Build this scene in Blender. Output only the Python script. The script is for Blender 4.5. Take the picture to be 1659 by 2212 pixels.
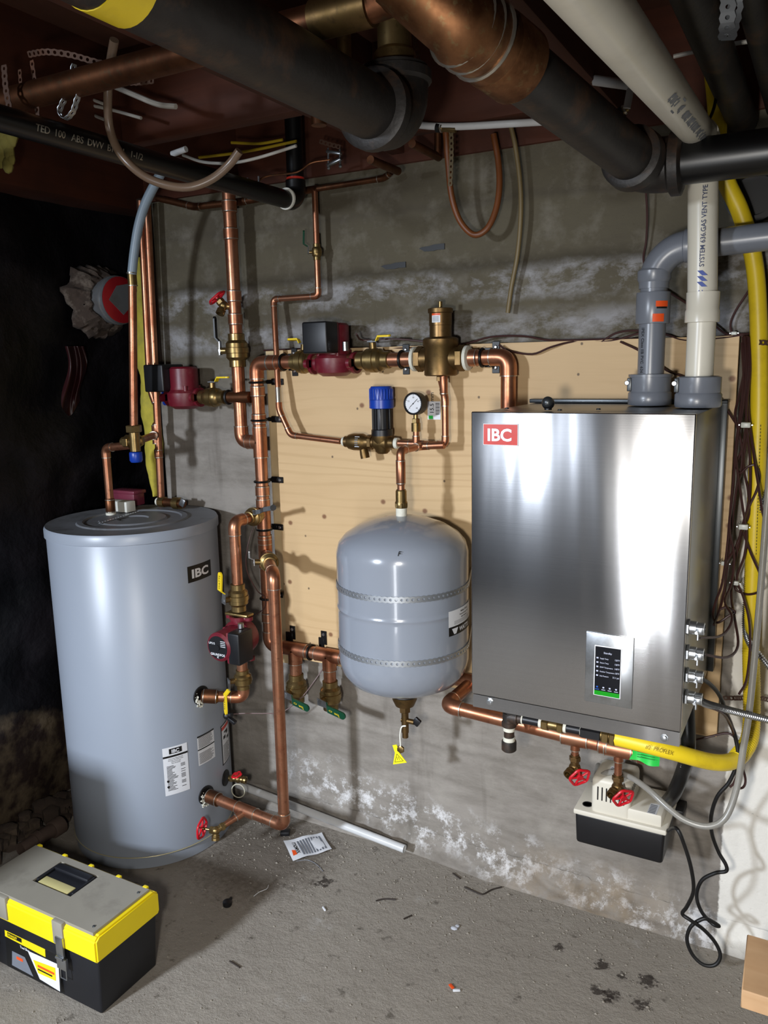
import bpy, bmesh, math, random
from mathutils import Vector as V, Matrix
from mathutils import noise as mnoise
random.seed(7)
PI = math.pi
for o in list(bpy.data.objects): bpy.data.objects.remove(o)
SC = bpy.context.scene
COL = SC.collection

# ------------------------------------------------------------------ camera
F, CX, CY = 1745.0, 829.5, 1106.0
CD, CH = 2.0563, 1.5
RM = Matrix(((0.87762994, -0.06853028, 0.47441468),
             (0.4788733, 0.1689591, -0.86147152),
             (-0.02111979, 0.98323772, 0.18110089)))
CAMP = V((0, -CD, CH))
cam_d = bpy.data.cameras.new('camera')
cam = bpy.data.objects.new('camera', cam_d); COL.objects.link(cam)
cam.matrix_world = Matrix.Translation(CAMP) @ RM.to_4x4()
cam_d.sensor_fit = 'HORIZONTAL'; cam_d.sensor_width = 36.0; cam_d.lens = F / 1659.0 * 36.0
cam_d.clip_start = 0.02
SC.camera = cam

def ray(px, py): return RM @ V((px - CX, -(py - CY), -F))
def P(px, py, d):                      # point at distance d in front of the back wall
    r = ray(px, py); return CAMP + r * ((CD - d) / r.y)
def Z(px, py, z):
    r = ray(px, py); return CAMP + r * ((z - CH) / r.z)
def X(px, py, x):
    r = ray(px, py); return CAMP + r * (x / r.x)

# ------------------------------------------------------------------ world, lights, exposure
w = bpy.data.worlds.new('world'); SC.world = w; w.use_nodes = True
w.node_tree.nodes['Background'].inputs[0].default_value = (0.75, 0.8, 1.0, 1)
w.node_tree.nodes['Background'].inputs[1].default_value = 0.02
SC.view_settings.view_transform = 'Standard'; SC.view_settings.look = 'None'
SC.view_settings.exposure = 0.0; SC.view_settings.gamma = 1.0; SC.view_settings.use_curve_mapping = False

def area(name, loc, target, sx, sy, power, color, spread=PI):
    l = bpy.data.lights.new(name, 'AREA'); l.shape = 'RECTANGLE'; l.size = sx; l.size_y = sy
    l.energy = power; l.color = color; l.spread = spread
    o = bpy.data.objects.new(name, l); COL.objects.link(o); o.location = loc
    o.rotation_euler = (V(target) - V(loc)).to_track_quat('-Z', 'Y').to_euler()
    return o
area('lamp_work', (-0.20, -2.12, 1.36), (-0.70, 0, 0.25), 0.10, 0.12, 12.5, (1.0, 0.96, 0.90), 2.3)
area('lamp_window', (-1.98, -3.9, 1.86), (-1.35, -0.3, 0.10), 0.24, 0.24, 29, (0.80, 0.88, 1.0), 1.25)
area('lamp_low', (-0.30, -2.6, 0.64), (-0.55, 0, 0.5), 0.18, 1.2, 7.0, (0.95, 0.97, 1.0), 2.4)

# ------------------------------------------------------------------ material helpers
def lin(h):
    if isinstance(h, tuple): return h
    h = h.lstrip('#'); c = [int(h[i:i+2], 16) / 255 for i in (0, 2, 4)]
    return tuple((x / 12.92 if x <= .04045 else ((x + .055) / 1.055) ** 2.4) for x in c)
class NT:
    def __init__(s, name):
        s.m = bpy.data.materials.new(name); s.m.use_nodes = True
        s.t = s.m.node_tree; s.b = s.t.nodes['Principled BSDF']
        s.geo = None
    def n(s, typ, ins=None, **kw):
        nd = s.t.nodes.new(typ)
        for k, v in kw.items(): setattr(nd, k, v)
        for k, v in (ins or {}).items(): s.set(nd.inputs[k], v)
        return nd
    def set(s, inp, v):
        if hasattr(v, 'links') and hasattr(v, 'is_output'): s.t.links.new(v, inp)
        else:
            if isinstance(v, tuple) and len(v) == 3 and inp.type == 'RGBA': v = v + (1,)
            inp.default_value = v
    def pos(s): 
        if s.geo is None: s.geo = s.n('ShaderNodeNewGeometry')
        return s.geo.outputs['Position']
    def obj(s): return s.n('ShaderNodeTexCoord').outputs['Object']
    def map(s, vec, scale=(1, 1, 1), loc=(0, 0, 0)):
        return s.n('ShaderNodeMapping', {'Vector': vec, 'Scale': scale, 'Location': loc}).outputs[0]
    def noise(s, vec, scale=5, detail=4, rough=.55, dist=0):
        return s.n('ShaderNodeTexNoise', {'Vector': vec, 'Scale': scale, 'Detail': detail, 'Roughness': rough, 'Distortion': dist}).outputs['Fac']
    def ramp(s, fac, *stops):
        r = s.n('ShaderNodeValToRGB', {'Fac': fac}); cr = r.color_ramp
        while len(cr.elements) < len(stops): cr.elements.new(.5)
        for e, (p, c) in zip(cr.elements, stops):
            e.position = p; e.color = (c, c, c, 1) if isinstance(c, (int, float)) else lin(c) + (1,)
        return r.outputs['Color']
    def mix(s, fac, a, b, mode='MIX'):
        m = s.n('ShaderNodeMix', data_type='RGBA', blend_type=mode)
        s.set(m.inputs[0], fac); s.set(m.inputs[6], a); s.set(m.inputs[7], b); return m.outputs[2]
    def math(s, op, a, b=0.0, clamp=False):
        m = s.n('ShaderNodeMath', operation=op, use_clamp=clamp); s.set(m.inputs[0], a); s.set(m.inputs[1], b); return m.outputs[0]
    def sep(s, vec): return s.n('ShaderNodeSeparateXYZ', {0: vec}).outputs
    def band(s, v, a, b, soft):      # 1 inside [a,b]
        u = s.n('ShaderNodeMapRange', {'Value': v, 'From Min': a - soft, 'From Max': a + soft}).outputs[0]
        d = s.n('ShaderNodeMapRange', {'Value': v, 'From Min': b - soft, 'From Max': b + soft, 'To Min': 1.0, 'To Max': 0.0}).outputs[0]
        return s.math('MULTIPLY', u, d)
    def bump(s, h, strength=.3, dist=.01, prev=None):
        b = s.n('ShaderNodeBump', {'Height': h, 'Strength': strength, 'Distance': dist})
        if prev is not None: s.set(b.inputs['Normal'], prev)
        s.t.links.new(b.outputs[0], s.b.inputs['Normal']); return b.outputs[0]
    def col(s, c): s.set(s.b.inputs['Base Color'], c)
    def __call__(s, **kw):
        for k, v in kw.items(): s.set(s.b.inputs[{'rough': 'Roughness', 'metal': 'Metallic', 'spec': 'Specular IOR Level', 'coat': 'Coat Weight', 'alpha': 'Alpha', 'trans': 'Transmission Weight', 'ior': 'IOR', 'emit': 'Emission Strength', 'ec': 'Emission Color', 'aniso': 'Anisotropic'}[k]], v)
        return s.m
MC = {}
def simple(name, c, rough=.5, metal=0.0, var=.12, scale=30, bump=0.0, dirt=None, **kw):
    if name in MC: return MC[name]
    t = NT(name); p = t.obj(); nz = t.noise(p, scale, 5)
    c = lin(c); a = tuple(x * (1 - var) for x in c); b = tuple(min(1, x * (1 + var)) for x in c)
    base = t.mix(nz, a, b)
    if dirt:
        d = t.ramp(t.noise(p, scale * .35, 6, .7), (.52, 0), (.68, 1))
        base = t.mix(t.math('MULTIPLY', d, dirt[1]), base, lin(dirt[0]))
    t.col(base)
    if bump: t.bump(nz, bump, .002)
    MC[name] = t(rough=rough, metal=metal, **kw); return MC[name]

def m_copper(name, c1, c2, c3, rough=.3):
    t = NT(name); p = t.obj()
    a = t.noise(p, 14, 5, .6); b = t.noise(p, 70, 4, .6)
    c = t.mix(t.ramp(a, (.38, 0), (.62, 1)), lin(c1), lin(c2))
    c = t.mix(t.ramp(b, (.56, 0), (.75, .8)), c, lin(c3)); t.col(c)
    t.bump(b, .05, .001)
    r = t.math('ADD', t.math('MULTIPLY', a, .25), rough - .1)
    return t(rough=r, metal=.9)
COPPER = m_copper('copper', '#b98467', '#a3694d', '#7d5240', .33)
COPPER_OLD = m_copper('aged_copper', '#7b5036', '#573725', '#4f4836', .42)
COPPER_BIG = m_copper('soldered_copper', '#8a6040', '#52331f', '#857a56', .48)
BRASS = m_copper('brass', '#9c8458', '#7f6a43', '#5c4b30', .32)
BRONZE = m_copper('bronze', '#7d6240', '#65502f', '#4a3b28', .4)
SOLDER = simple('solder', '#b9b3a6', .3, .9)
CHROME = simple('zinc_steel', '#b5b8bb', .28, .95, dirt=('#7c7870', .5))
STRAPM = simple('galvanized_strap', '#b0b4b8', .42, .85)
RUSTY = simple('rusty_strap', '#5b4438', .65, .45, dirt=('#7a4a2e', .6))
IRON = simple('cast_iron', '#2a2725', .5, .3, .35, 26, 1.0, dirt=('#553d2c', .75))
BLKPIPE = simple('black_abs', '#0b0b0c', .35, 0, .2, 40)
BLKPL = simple('black_plastic', '#111114', .42, 0, .2, 60)
BLKRUB = simple('black_rubber', '#0d0d0e', .5)
CLAMPM = simple('black_clamp', '#0c0c0d', .4, .3)
REDP = simple('red_cast_pump', '#661322', .42, 0, .2, 40, .2, dirt=('#8a5a55', .3))
REDH = simple('red_handwheel', '#c01424', .35, 0, .1, 60)
YELH = simple('yellow_handle', '#e8c81e', .4, 0, .05)
YELCSST = simple('yellow_jacket', '#e6c922', .42, 0, .08, 25, 0, dirt=('#a88a1a', .35))
BLUEH = simple('blue_handle', '#123a9c', .35, 0, .1)
GREENH = simple('green_handle', '#0a3d28', .35)
WHITEP = simple('white_plastic', '#d9d8ce', .4, 0, .05)
PVCW = simple('cream_vent_pipe', '#cfcabb', .3, 0, .05, 8, 0, dirt=('#aaa390', .35))
PVCG = simple('grey_vent_pipe', '#6c7078', .3, 0, .07, 12, 0, dirt=('#80848a', .3))
PEXB = simple('blue_grey_pex', '#8594a0', .4)
PEXW = simple('white_pex', '#c3c4c4', .35)
TEFLON = simple('pipe_dope', '#cfcdbf', .6, 0, .2, 90, .6)
TANKG = simple('tank_grey', '#8d949f', .36, 0, .03, 6)
EXPG = simple('expansion_grey', '#858b95', .2, 0, .04, 6, 0, dirt=('#73777f', .3), coat=.4)
LIDG = simple('dusty_lid', '#6e7074', .5, 0, .25, 18, .2, dirt=('#44423f', .7))
DGREY = simple('dark_grey_metal', '#4b4e50', .35, .7, .15, 9)
BROWNW = simple('brown_wire', '#3a1f1c', .42)
INK = simple('black_ink', '#0a0a0b', .5)
PRBLUE = simple('blue_print', '#27418f', .5)
PRGREY = simple('grey_print', '#70747c', .5)
PAPER = simple('white_label', '#d8dade', .45, 0, .03)
SILVERT = simple('silver_lettering', '#c9ccd0', .3, .5)
REDBADGE = simple('red_badge', '#c2372c', .3, 0, .2, 40)
ORANGE = simple('orange_label', '#e0501a', .45)
GREENT = simple('green_tag', '#27c04a', .5)
YELTAG = simple('yellow_tag', '#e6dc1a', .45)
CLEART = simple('cloudy_tubing', '#a9a7a0', .25, 0, .1, 20, trans=.45)
CLEARB = simple('brown_stained_tubing', '#7b6552', .3, 0, .25, 12, trans=.3)
RUSTHOSE = simple('rust_brown_hose', '#6d3d1c', .45, 0, .3, 14)
INSUL = simple('yellow_insulation', '#b9ab3e', .9, 0, .35, 25, 1.0, dirt=('#7f7a4a', .5))
FOILRED = simple('red_foil', '#9c1f26', .35, .2, .3, 14, .6)
GALV = simple('galvanised_duct', '#84878a', .42, .5, .2, 10, 0, dirt=('#5b4a3a', .5))
MORTAR = simple('crumbly_mortar', '#40342c', .95, 0, .5, 60, 1.0, dirt=('#82766a', .6))
CERAM = simple('pump_cream', '#cdc8ba', .45, 0, .04)
TBY = simple('toolbox_yellow', '#e8cf10', .42, 0, .05, 20)
TBB = simple('toolbox_black', '#131419', .5, 0, .3, 30, .1)
TBT = simple('toolbox_clear_lid', '#8d887c', .45, 0, .12, 9, .1, dirt=('#57504a', .6))
CREAM = simple('cream_plastic', '#bdb37c', .45, 0, .1)
SCRB = simple('screen_bezel', '#1b1d22', .2)
def emis(name, c, s):
    t = NT(name); t.col((0, 0, 0)); return t(ec=lin(c) + (1,), emit=s, rough=.25)
SCRD = emis('screen_dark', '#0b0f1c', .6)
SCRT = emis('screen_text', '#dfe6ff', .9)
SCRG = emis('screen_green', '#12b01c', .9)
SCRBL = emis('screen_blue', '#2f6fe0', .9)

def m_steel():
    t = NT('brushed_stainless'); p = t.pos()
    s = t.noise(t.map(p, (3, 1, 900)), 1, 2, .6)
    big = t.noise(t.map(p, (5.5, 1, .55), (1.3, 0, 0)), 1, 2, .4, .4)
    big2 = t.noise(t.map(p, (17, 1, .9), (3, 0, 1)), 1, 1, .4)
    t.col(t.mix(s, (.50, .50, .51), (.60, .60, .61)))
    n = t.bump(big, 1.0, .009); n = t.bump(big2, .2, .003, n); t.bump(s, .05, .0004, n)
    tg = t.n('ShaderNodeTangent', direction_type='RADIAL', axis='Z').outputs[0]; t.set(t.b.inputs['Tangent'], tg)
    t.set(t.b.inputs['Anisotropic Rotation'], .25)
    return t(rough=.185, metal=1.0, aniso=.50)
STEEL = m_steel()
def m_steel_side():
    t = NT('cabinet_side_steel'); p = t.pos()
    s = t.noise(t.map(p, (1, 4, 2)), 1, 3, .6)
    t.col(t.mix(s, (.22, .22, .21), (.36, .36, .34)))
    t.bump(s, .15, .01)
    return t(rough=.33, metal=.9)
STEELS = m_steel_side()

def m_ply():
    t = NT('plywood'); p = t.pos()
    q = t.map(p, (1.3, 1, 9))
    wv = t.n('ShaderNodeTexWave', {'Vector': t.map(p, (.8, 1, 4.5)), 'Scale': 2.4, 'Distortion': 16, 'Detail': 2, 'Detail Scale': .55}, bands_direction='Z').outputs['Fac']
    px_, py_, pz_ = t.sep(p)[0:3]; flat = t.n('ShaderNodeCombineXYZ', {0: px_, 1: pz_, 2: 0.0}).outputs[0]
    wm = t.ramp(t.noise(t.map(p, (1.4, 1, 1.4), (5, 0, 1)), 1, 3), (.42, 0), (.62, 1))
    fine = t.noise(t.map(p, (10, 1, 260)), 1, 3)
    blot = t.noise(t.map(p, (2.2, 1, 6)), 1, 4)
    c = t.mix(blot, lin('#c0a075'), lin('#d3b68a'))
    c = t.mix(t.math('MULTIPLY', t.math('MULTIPLY', t.ramp(wv, (.70, 0), (.98, 1)), wm), .26), c, lin('#9d7a4c'))
    c = t.mix(t.math('MULTIPLY', fine, .22), c, lin('#a98a5c'))
    vo = t.n('ShaderNodeTexVoronoi', {'Vector': t.map(flat, (6.3, 7.0, 1)), 'Scale': 1.0, 'Randomness': 1.0}, voronoi_dimensions='2D')
    k = t.math('MULTIPLY', t.ramp(vo.outputs['Distance'], (.03, 1), (.065, 0)), t.ramp(t.sep(vo.outputs['Color'])[0], (.50, 0), (.51, 1)))
    c = t.mix(t.math('MULTIPLY', k, .85), c, lin('#6b3d1c'))
    vo2 = t.n('ShaderNodeTexVoronoi', {'Vector': t.map(flat, (11, 10, 1), (4, 2, 0)), 'Scale': 1.0}, voronoi_dimensions='2D')
    k2 = t.math('MULTIPLY', t.ramp(vo2.outputs['Distance'], (.025, 1), (.045, 0)), t.ramp(t.sep(vo2.outputs['Color'])[0], (.66, 0), (.67, 1)))
    c = t.mix(t.math('MULTIPLY', k2, .8), c, lin('#38281a'))
    t.col(c); t.bump(fine, .08, .001)
    return t(rough=.6)
PLY = m_ply()
def m_wood(name, a, b, sc=(2, 2, 30), rough=.75, bump=.3):
    t = NT(name); p = t.pos()
    g = t.noise(t.map(p, sc), 1, 5, .6, .6); bl = t.noise(p, 5, 4)
    c = t.mix(g, lin(a), lin(b)); c = t.mix(t.math('MULTIPLY', t.ramp(bl, (.4, 0), (.7, 1)), .5), c, tuple(x * .5 for x in lin(a)))
    t.col(c); t.bump(g, bump, .003); return t(rough=rough)
JOIST = m_wood('old_red_joist', '#3a1808', '#5c2a10', (30, 1.2, 30))
JOISTX = m_wood('old_red_blocking', '#3a1808', '#582810', (1.5, 30, 30))
SUBFL = m_wood('subfloor_boards', '#452619', '#643c29', (20, 1.5, 3))
PINE = m_wood('pine_offcut', '#c99c70', '#dcb68c', (4, 30, 40), .6, .1)
STRAPW = m_wood('spruce_strapping', '#cdb183', '#dac296', (40, 40, 3), .6, .1)

def m_concrete():
    t = NT('poured_concrete'); p = t.pos(); x, y, z = t.sep(p)[0:3]
    n1 = t.noise(p, 2.2, 6, .62, .4); n2 = t.noise(p, 9, 6, .65); n3 = t.noise(p, 60, 4, .6)
    st = t.noise(t.map(p, (2.5, 1, 9)), 1, 7, .7, .15)
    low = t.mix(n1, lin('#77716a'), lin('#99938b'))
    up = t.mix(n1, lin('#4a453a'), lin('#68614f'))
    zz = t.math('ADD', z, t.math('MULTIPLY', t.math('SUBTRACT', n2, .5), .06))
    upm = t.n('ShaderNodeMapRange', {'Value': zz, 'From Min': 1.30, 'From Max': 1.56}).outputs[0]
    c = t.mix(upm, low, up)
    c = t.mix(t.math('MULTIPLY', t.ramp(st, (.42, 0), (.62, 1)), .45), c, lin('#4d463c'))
    c = t.mix(t.math('MULTIPLY', t.ramp(n2, (.5, 0), (.75, 1)), .3), c, lin('#a9a49a'))
    # efflorescence bands
    nb = t.noise(t.map(p, (3.4, 1, 5.5)), 1.5, 8, .74, .15)
    e1 = t.math('MULTIPLY', t.band(zz, 1.66, 1.735, .015), t.ramp(nb, (.47, 0), (.6, 1)))
    e2 = t.math('MULTIPLY', t.band(zz, 1.545, 1.62, .02), t.ramp(nb, (.44, 0), (.6, 1)))
    ee = t.math('MULTIPLY', t.math('MAXIMUM', e1, e2), .62)
    c = t.mix(ee, c, lin('#a9a9ad'))
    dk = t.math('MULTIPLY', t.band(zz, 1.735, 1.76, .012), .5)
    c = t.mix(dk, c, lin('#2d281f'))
    # horizontal pour lines
    for (zl, wd, s_) in ((1.905, .006, .5), (1.30, .007, .3), (.52, .008, .45), (.36, .006, .3), (.80, .006, .3)):
        c = t.mix(t.math('MULTIPLY', t.band(zz, zl - wd, zl + wd, .008), s_), c, lin('#4a443a'))
    # salt crust near the floor
    b = t.math('MULTIPLY', t.band(t.math('ADD', z, t.math('ADD', t.math('MULTIPLY', n2, .16), t.math('MULTIPLY', x, .12))), .0, .13, .03), t.ramp(t.noise(p, 13, 8, .8, .1), (.50, 0), (.60, 1)))
    b = t.math('MULTIPLY', b, t.math('MAXIMUM', t.band(x, -1.5, -.62, .12), t.math('MULTIPLY', t.band(z, -.1, .12, .04), t.band(x, -.55, -.1, .1))))
    c = t.mix(t.math('MULTIPLY', b, .85), c, lin('#d5d4d4'))
    rs = t.math('MULTIPLY', t.math('MULTIPLY', t.band(x, -.72, -.32, .1), t.band(z, -.1, .10, .05)), t.ramp(n2, (.35, 0), (.6, 1)))
    c = t.mix(t.math('MULTIPLY', rs, .55), c, lin('#7f6a4c'))
    dr = t.math('MULTIPLY', t.ramp(t.noise(t.map(p, (9, 1, 1.2)), 1, 4, .6), (.6, 0), (.72, 1)), .35)
    c = t.mix(dr, c, lin('#332b20'))
    # white painted end of the wall
    ex = t.math('ADD', x, t.math('MULTIPLY', t.math('SUBTRACT', n3, .5), .012))
    pt = t.math('MULTIPLY', t.n('ShaderNodeMapRange', {'Value': ex, 'From Min': -.166, 'From Max': -.162}).outputs[0],
                t.math('MULTIPLY', t.band(zz, .0, 1.36, .02), 1))
    sp = t.math('SUBTRACT', 1, t.math('MULTIPLY', t.ramp(t.noise(p, 26, 5, .7), (.66, 0), (.7, 1)), .55))
    c = t.mix(t.math('MULTIPLY', pt, sp), c, lin('#dfdcd4'))
    t.col(c)
    h = t.math('ADD', t.math('MULTIPLY', n2, 1.0), t.math('MULTIPLY', n3, .25))
    vo = t.n('ShaderNodeTexVoronoi', {'Vector': p, 'Scale': 48}).outputs['Distance']
    pit = t.ramp(vo, (.08, 0), (.2, 1))
    h = t.math('ADD', h, t.math('MULTIPLY', pit, .12))
    t.bump(h, .38, .012); return t(rough=.88, spec=.3)
CONC = m_concrete()
def m_floor():
    t = NT('rough_concrete_floor'); p = t.pos(); x, y, z = t.sep(p)[0:3]
    n1 = t.noise(p, 2.0, 6, .6, .3); n2 = t.noise(p, 22, 8, .74); n3 = t.noise(p, 130, 5, .75)
    c = t.mix(n1, lin('#857d73'), lin('#a19a8f'))
    c = t.mix(t.math('MULTIPLY', t.ramp(n2, (.52, 0), (.72, 1)), .35), c, lin('#a39d92'))
    c = t.mix(t.math('MULTIPLY', t.ramp(t.noise(t.map(p, (1, 1, 1), (7, 3, 0)), 22, 5, .7), (.60, 0), (.68, 1)), .6), c, lin('#3f372e'))
    c = t.mix(t.math('MULTIPLY', t.ramp(t.noise(t.map(p, (1, 1, 1), (2, 9, 0)), 5, 6, .7), (.62, 0), (.75, 1)), .5), c, lin('#b9b6b2'))
    # damp dark ring under the tank outlet, oil spots to the right
    def spot(cx, cy, r, s):
        d = t.n('ShaderNodeVectorMath', {0: p, 1: (cx, cy, 0)}, operation='DISTANCE').outputs['Value']
        d = t.math('ADD', d, t.math('MULTIPLY', t.math('SUBTRACT', t.noise(p, 60, 4, .7), .5), r * 4.0 if r < .1 else r * 1.2))
        return t.math('MULTIPLY', t.n('ShaderNodeMapRange', {'Value': d, 'From Min': r * .5, 'From Max': r, 'To Min': 1.0, 'To Max': 0.0}).outputs[0], s)
    for a in ((-1.45, -.24, .26, .62), ):
        c = t.mix(spot(*a), c, lin('#4b4035'))
    for (px, py, r) in ((1300, 2085, .016), (1400, 2120, .02), (1290, 2140, .014), (1320, 2150, .016), (1385, 2168, .018), (1315, 2160, .012), (1345, 2110, .012), (1208, 2046, .012), (700, 1905, .02)):
        q = Z(px, py, 0); c = t.mix(spot(q.x, q.y, r * 1.3, .85), c, lin('#2a211c'))
    t.col(c)
    h = t.math('ADD', n2, t.math('MULTIPLY', n3, .35)); h = t.math('ADD', h, t.math('MULTIPLY', n1, 1.2))
    t.bump(h, .7, .012); return t(rough=.9, spec=.3)
FLOORM = m_floor()
def m_dark():
    t = NT('black_poly_and_rubble_wall'); p = t.pos(); z = t.sep(p)[2]
    n = t.noise(p, 3.5, 6, .55, .2); n2 = t.noise(p, 16, 5)
    c = t.mix(t.ramp(n, (.45, 0), (.7, 1)), lin('#08070a'), lin('#1c181c'))
    zz = t.math('ADD', z, t.math('MULTIPLY', t.math('SUBTRACT', n, .5), .5))
    lo = t.band(zz, -1, .35, .03)
    c = t.mix(lo, c, t.mix(t.ramp(n2, (.4, 0), (.6, 1)), lin('#2f2420'), lin('#5c4f3e')))
    t.col(c); t.bump(n, .5, .05); return t(rough=.5, spec=.35)
DARKW = m_dark()

# ------------------------------------------------------------------ mesh builder
ORG = {}
def perp(d):
    d = d.normalized(); a = V((0, 0, 1)) if abs(d.z) < .9 else V((1, 0, 0))
    u = d.cross(a).normalized(); return u, d.cross(u).normalized()
def fillet(pts, r, n=6):
    pts = [V(p) for p in pts]; out = [pts[0]]
    for i in range(1, len(pts) - 1):
        a, b, c = pts[i-1], pts[i], pts[i+1]; d1 = (a - b); d2 = (c - b)
        l = min(r, d1.length * .49, d2.length * .49)
        if l < 1e-6 or d1.angle(d2, 0) > 3.1: out.append(b); continue
        p, q = b + d1.normalized() * l, b + d2.normalized() * l
        for k in range(n + 1):
            s = k / n; out.append(p * (1 - s) ** 2 + b * 2 * s * (1 - s) + q * s * s)
    out.append(pts[-1]); return out
def smooth(pts, n=6):
    pts = [V(p) for p in pts]
    if len(pts) < 3: return pts
    q = [pts[0] * 2 - pts[1]] + pts + [pts[-1] * 2 - pts[-2]]; out = []
    for i in range(1, len(q) - 2):
        a, b, c, d = q[i-1:i+3]
        for k in range(n):
            t = k / n; out.append(.5 * ((2 * b) + (c - a) * t + (2 * a - 5 * b + 4 * c - d) * t * t + (3 * b - a - 3 * c + d) * t ** 3))
    out.append(pts[-1]); return out
class MB:
    def __init__(s): s.b = bmesh.new(); s.mats = []; s.i = 0
    def m(s, mat):
        if mat not in s.mats: s.mats.append(mat)
        s.i = s.mats.index(mat); return s
    def face(s, vs):
        try: f = s.b.faces.new(vs); f.material_index = s.i; return f
        except ValueError: return None
    def vert(s, p): return s.b.verts.new(p)
    def tube(s, pts, r, seg=16, cap=True):
        pts = [V(p) for p in pts]; n = len(pts)
        rs = r if isinstance(r, (list, tuple)) else [r] * n
        tan = [(pts[min(i+1, n-1)] - pts[max(i-1, 0)]).normalized() for i in range(n)]
        u, _ = perp(tan[0]); rings = []
        for i in range(n):
            u = (u - tan[i] * u.dot(tan[i])); u = u.normalized() if u.length > 1e-6 else perp(tan[i])[0]
            v = tan[i].cross(u)
            rings.append([s.vert(pts[i] + (u * math.cos(2*PI*k/seg) + v * math.sin(2*PI*k/seg)) * rs[i]) for k in range(seg)])
        for a, b in zip(rings, rings[1:]):
            for k in range(seg): s.face((a[k], a[(k+1) % seg], b[(k+1) % seg], b[k]))
        if cap: s.face(rings[0][::-1]); s.face(rings[-1])
        return s
    def lathe(s, prof, o, ax=(0, 0, 1), seg=24, cap=True, ref=None):
        ax = V(ax).normalized(); u, v = perp(ax); o = V(o)
        if ref: u = (V(ref) - ax * V(ref).dot(ax)).normalized(); v = ax.cross(u)
        rings = []
        for r, h in prof:
            if r < 1e-6: rings.append([s.vert(o + ax * h)]); continue
            rings.append([s.vert(o + ax * h + (u * math.cos(2*PI*(k+.5)/seg) + v * math.sin(2*PI*(k+.5)/seg)) * r) for k in range(seg)])
        for a, b in zip(rings, rings[1:]):
            for k in range(seg):
                k2 = (k + 1) % seg
                if len(a) == 1 and len(b) == 1: continue
                if len(a) == 1: s.face((a[0], b[k2], b[k]))
                elif len(b) == 1: s.face((a[k], a[k2], b[0]))
                else: s.face((a[k], a[k2], b[k2], b[k]))
        if cap:
            if len(rings[0]) > 1: s.face(rings[0][::-1])
            if len(rings[-1]) > 1: s.face(rings[-1])
        return s
    def cyl(s, a, b, r, seg=20, bev=0):
        a, b = V(a), V(b); L = (b - a).length
        if bev: return s.lathe([(r - bev, 0), (r, bev), (r, L - bev), (r - bev, L)], a, b - a, seg)
        return s.lathe([(r, 0), (r, L)], a, b - a, seg)
    def hexa(s, a, b, r):
        a, b = V(a), V(b); L = (b - a).length; e = r * .08
        return s.lathe([(r - e, 0), (r, e), (r, L - e), (r - e, L)], a, b - a, 6)
    def box(s, c, size, rot=None, bev=0.0, seg=2, taper=1.0):
        M = Matrix.Translation(V(c)) @ (rot.to_4x4() if rot is not None else Matrix())
        ret = bmesh.ops.create_cube(s.b, size=1.0)
        vs = ret['verts']
        for v in vs:
            k = taper if v.co.z < 0 else 1.0
            v.co = M @ V((v.co.x * size[0] * k, v.co.y * size[1] * k, v.co.z * size[2]))
        fs = set(f for v in vs for f in v.link_faces)
        for f in fs: f.material_index = s.i
        if bev:
            es = list(set(e for v in vs for e in v.link_edges))
            r = bmesh.ops.bevel(s.b, geom=es, offset=bev, segments=seg, affect='EDGES', profile=.5)
            for f in r['faces']: f.material_index = s.i
        return s
    def box2(s, lo, hi, bev=0.0, taper=1.0, seg=2):
        lo, hi = V(lo), V(hi); return s.box((lo + hi) / 2, hi - lo, None, bev, seg, taper)
    def sphere(s, c, r, sc=(1, 1, 1), seg=20):
        n = seg // 2; prof = [(r * math.sin(PI*k/n), -r * math.cos(PI*k/n)) for k in range(n + 1)]
        st = len(s.b.verts); s.lathe(prof, c, (0, 0, 1), seg); s.b.verts.ensure_lookup_table()
        for v in list(s.b.verts)[st:]:
            d = v.co - V(c); v.co = V(c) + V((d.x * sc[0], d.y * sc[1], d.z * sc[2]))
        return s
    def torus(s, c, ax, R, r, seg=28, ms=8, lobes=0, amp=0):
        u, v = perp(V(ax)); c = V(c)
        pts = []
        for k in range(seg):
            a = 2*PI*k/seg; RR = R + (amp * math.cos(lobes * a) if lobes else 0)
            pts.append(c + (u * math.cos(a) + v * math.sin(a)) * RR)
        axn = V(ax).normalized(); rings = []
        for k, p in enumerate(pts):
            rad = (p - c).normalized()
            rings.append([s.vert(p + (rad * math.cos(2*PI*j/ms) + axn * math.sin(2*PI*j/ms)) * r) for j in range(ms)])
        for i in range(seg):
            a, b = rings[i], rings[(i+1) % seg]
            for j in range(ms): s.face((a[j], b[j], b[(j+1) % ms], a[(j+1) % ms]))
        return s
    def prism(s, pts, d):
        """closed polygon pts (world) extruded by vector d"""
        a = [s.vert(V(p)) for p in pts]; b = [s.vert(V(p) + V(d)) for p in pts]
        s.face(a[::-1]); s.face(b); n = len(a)
        for i in range(n): s.face((a[i], a[(i+1) % n], b[(i+1) % n], b[i]))
        return s
    def patch(s, mp, u0, v0, u1, v1, off=.0006, nu=1, th=0):
        g = [[s.vert(mp(u0 + (u1-u0)*i/nu, v, off)) for v in (v0, v1)] for i in range(nu + 1)]
        for i in range(nu): s.face((g[i][0], g[i+1][0], g[i+1][1], g[i][1]))
        return s
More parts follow.
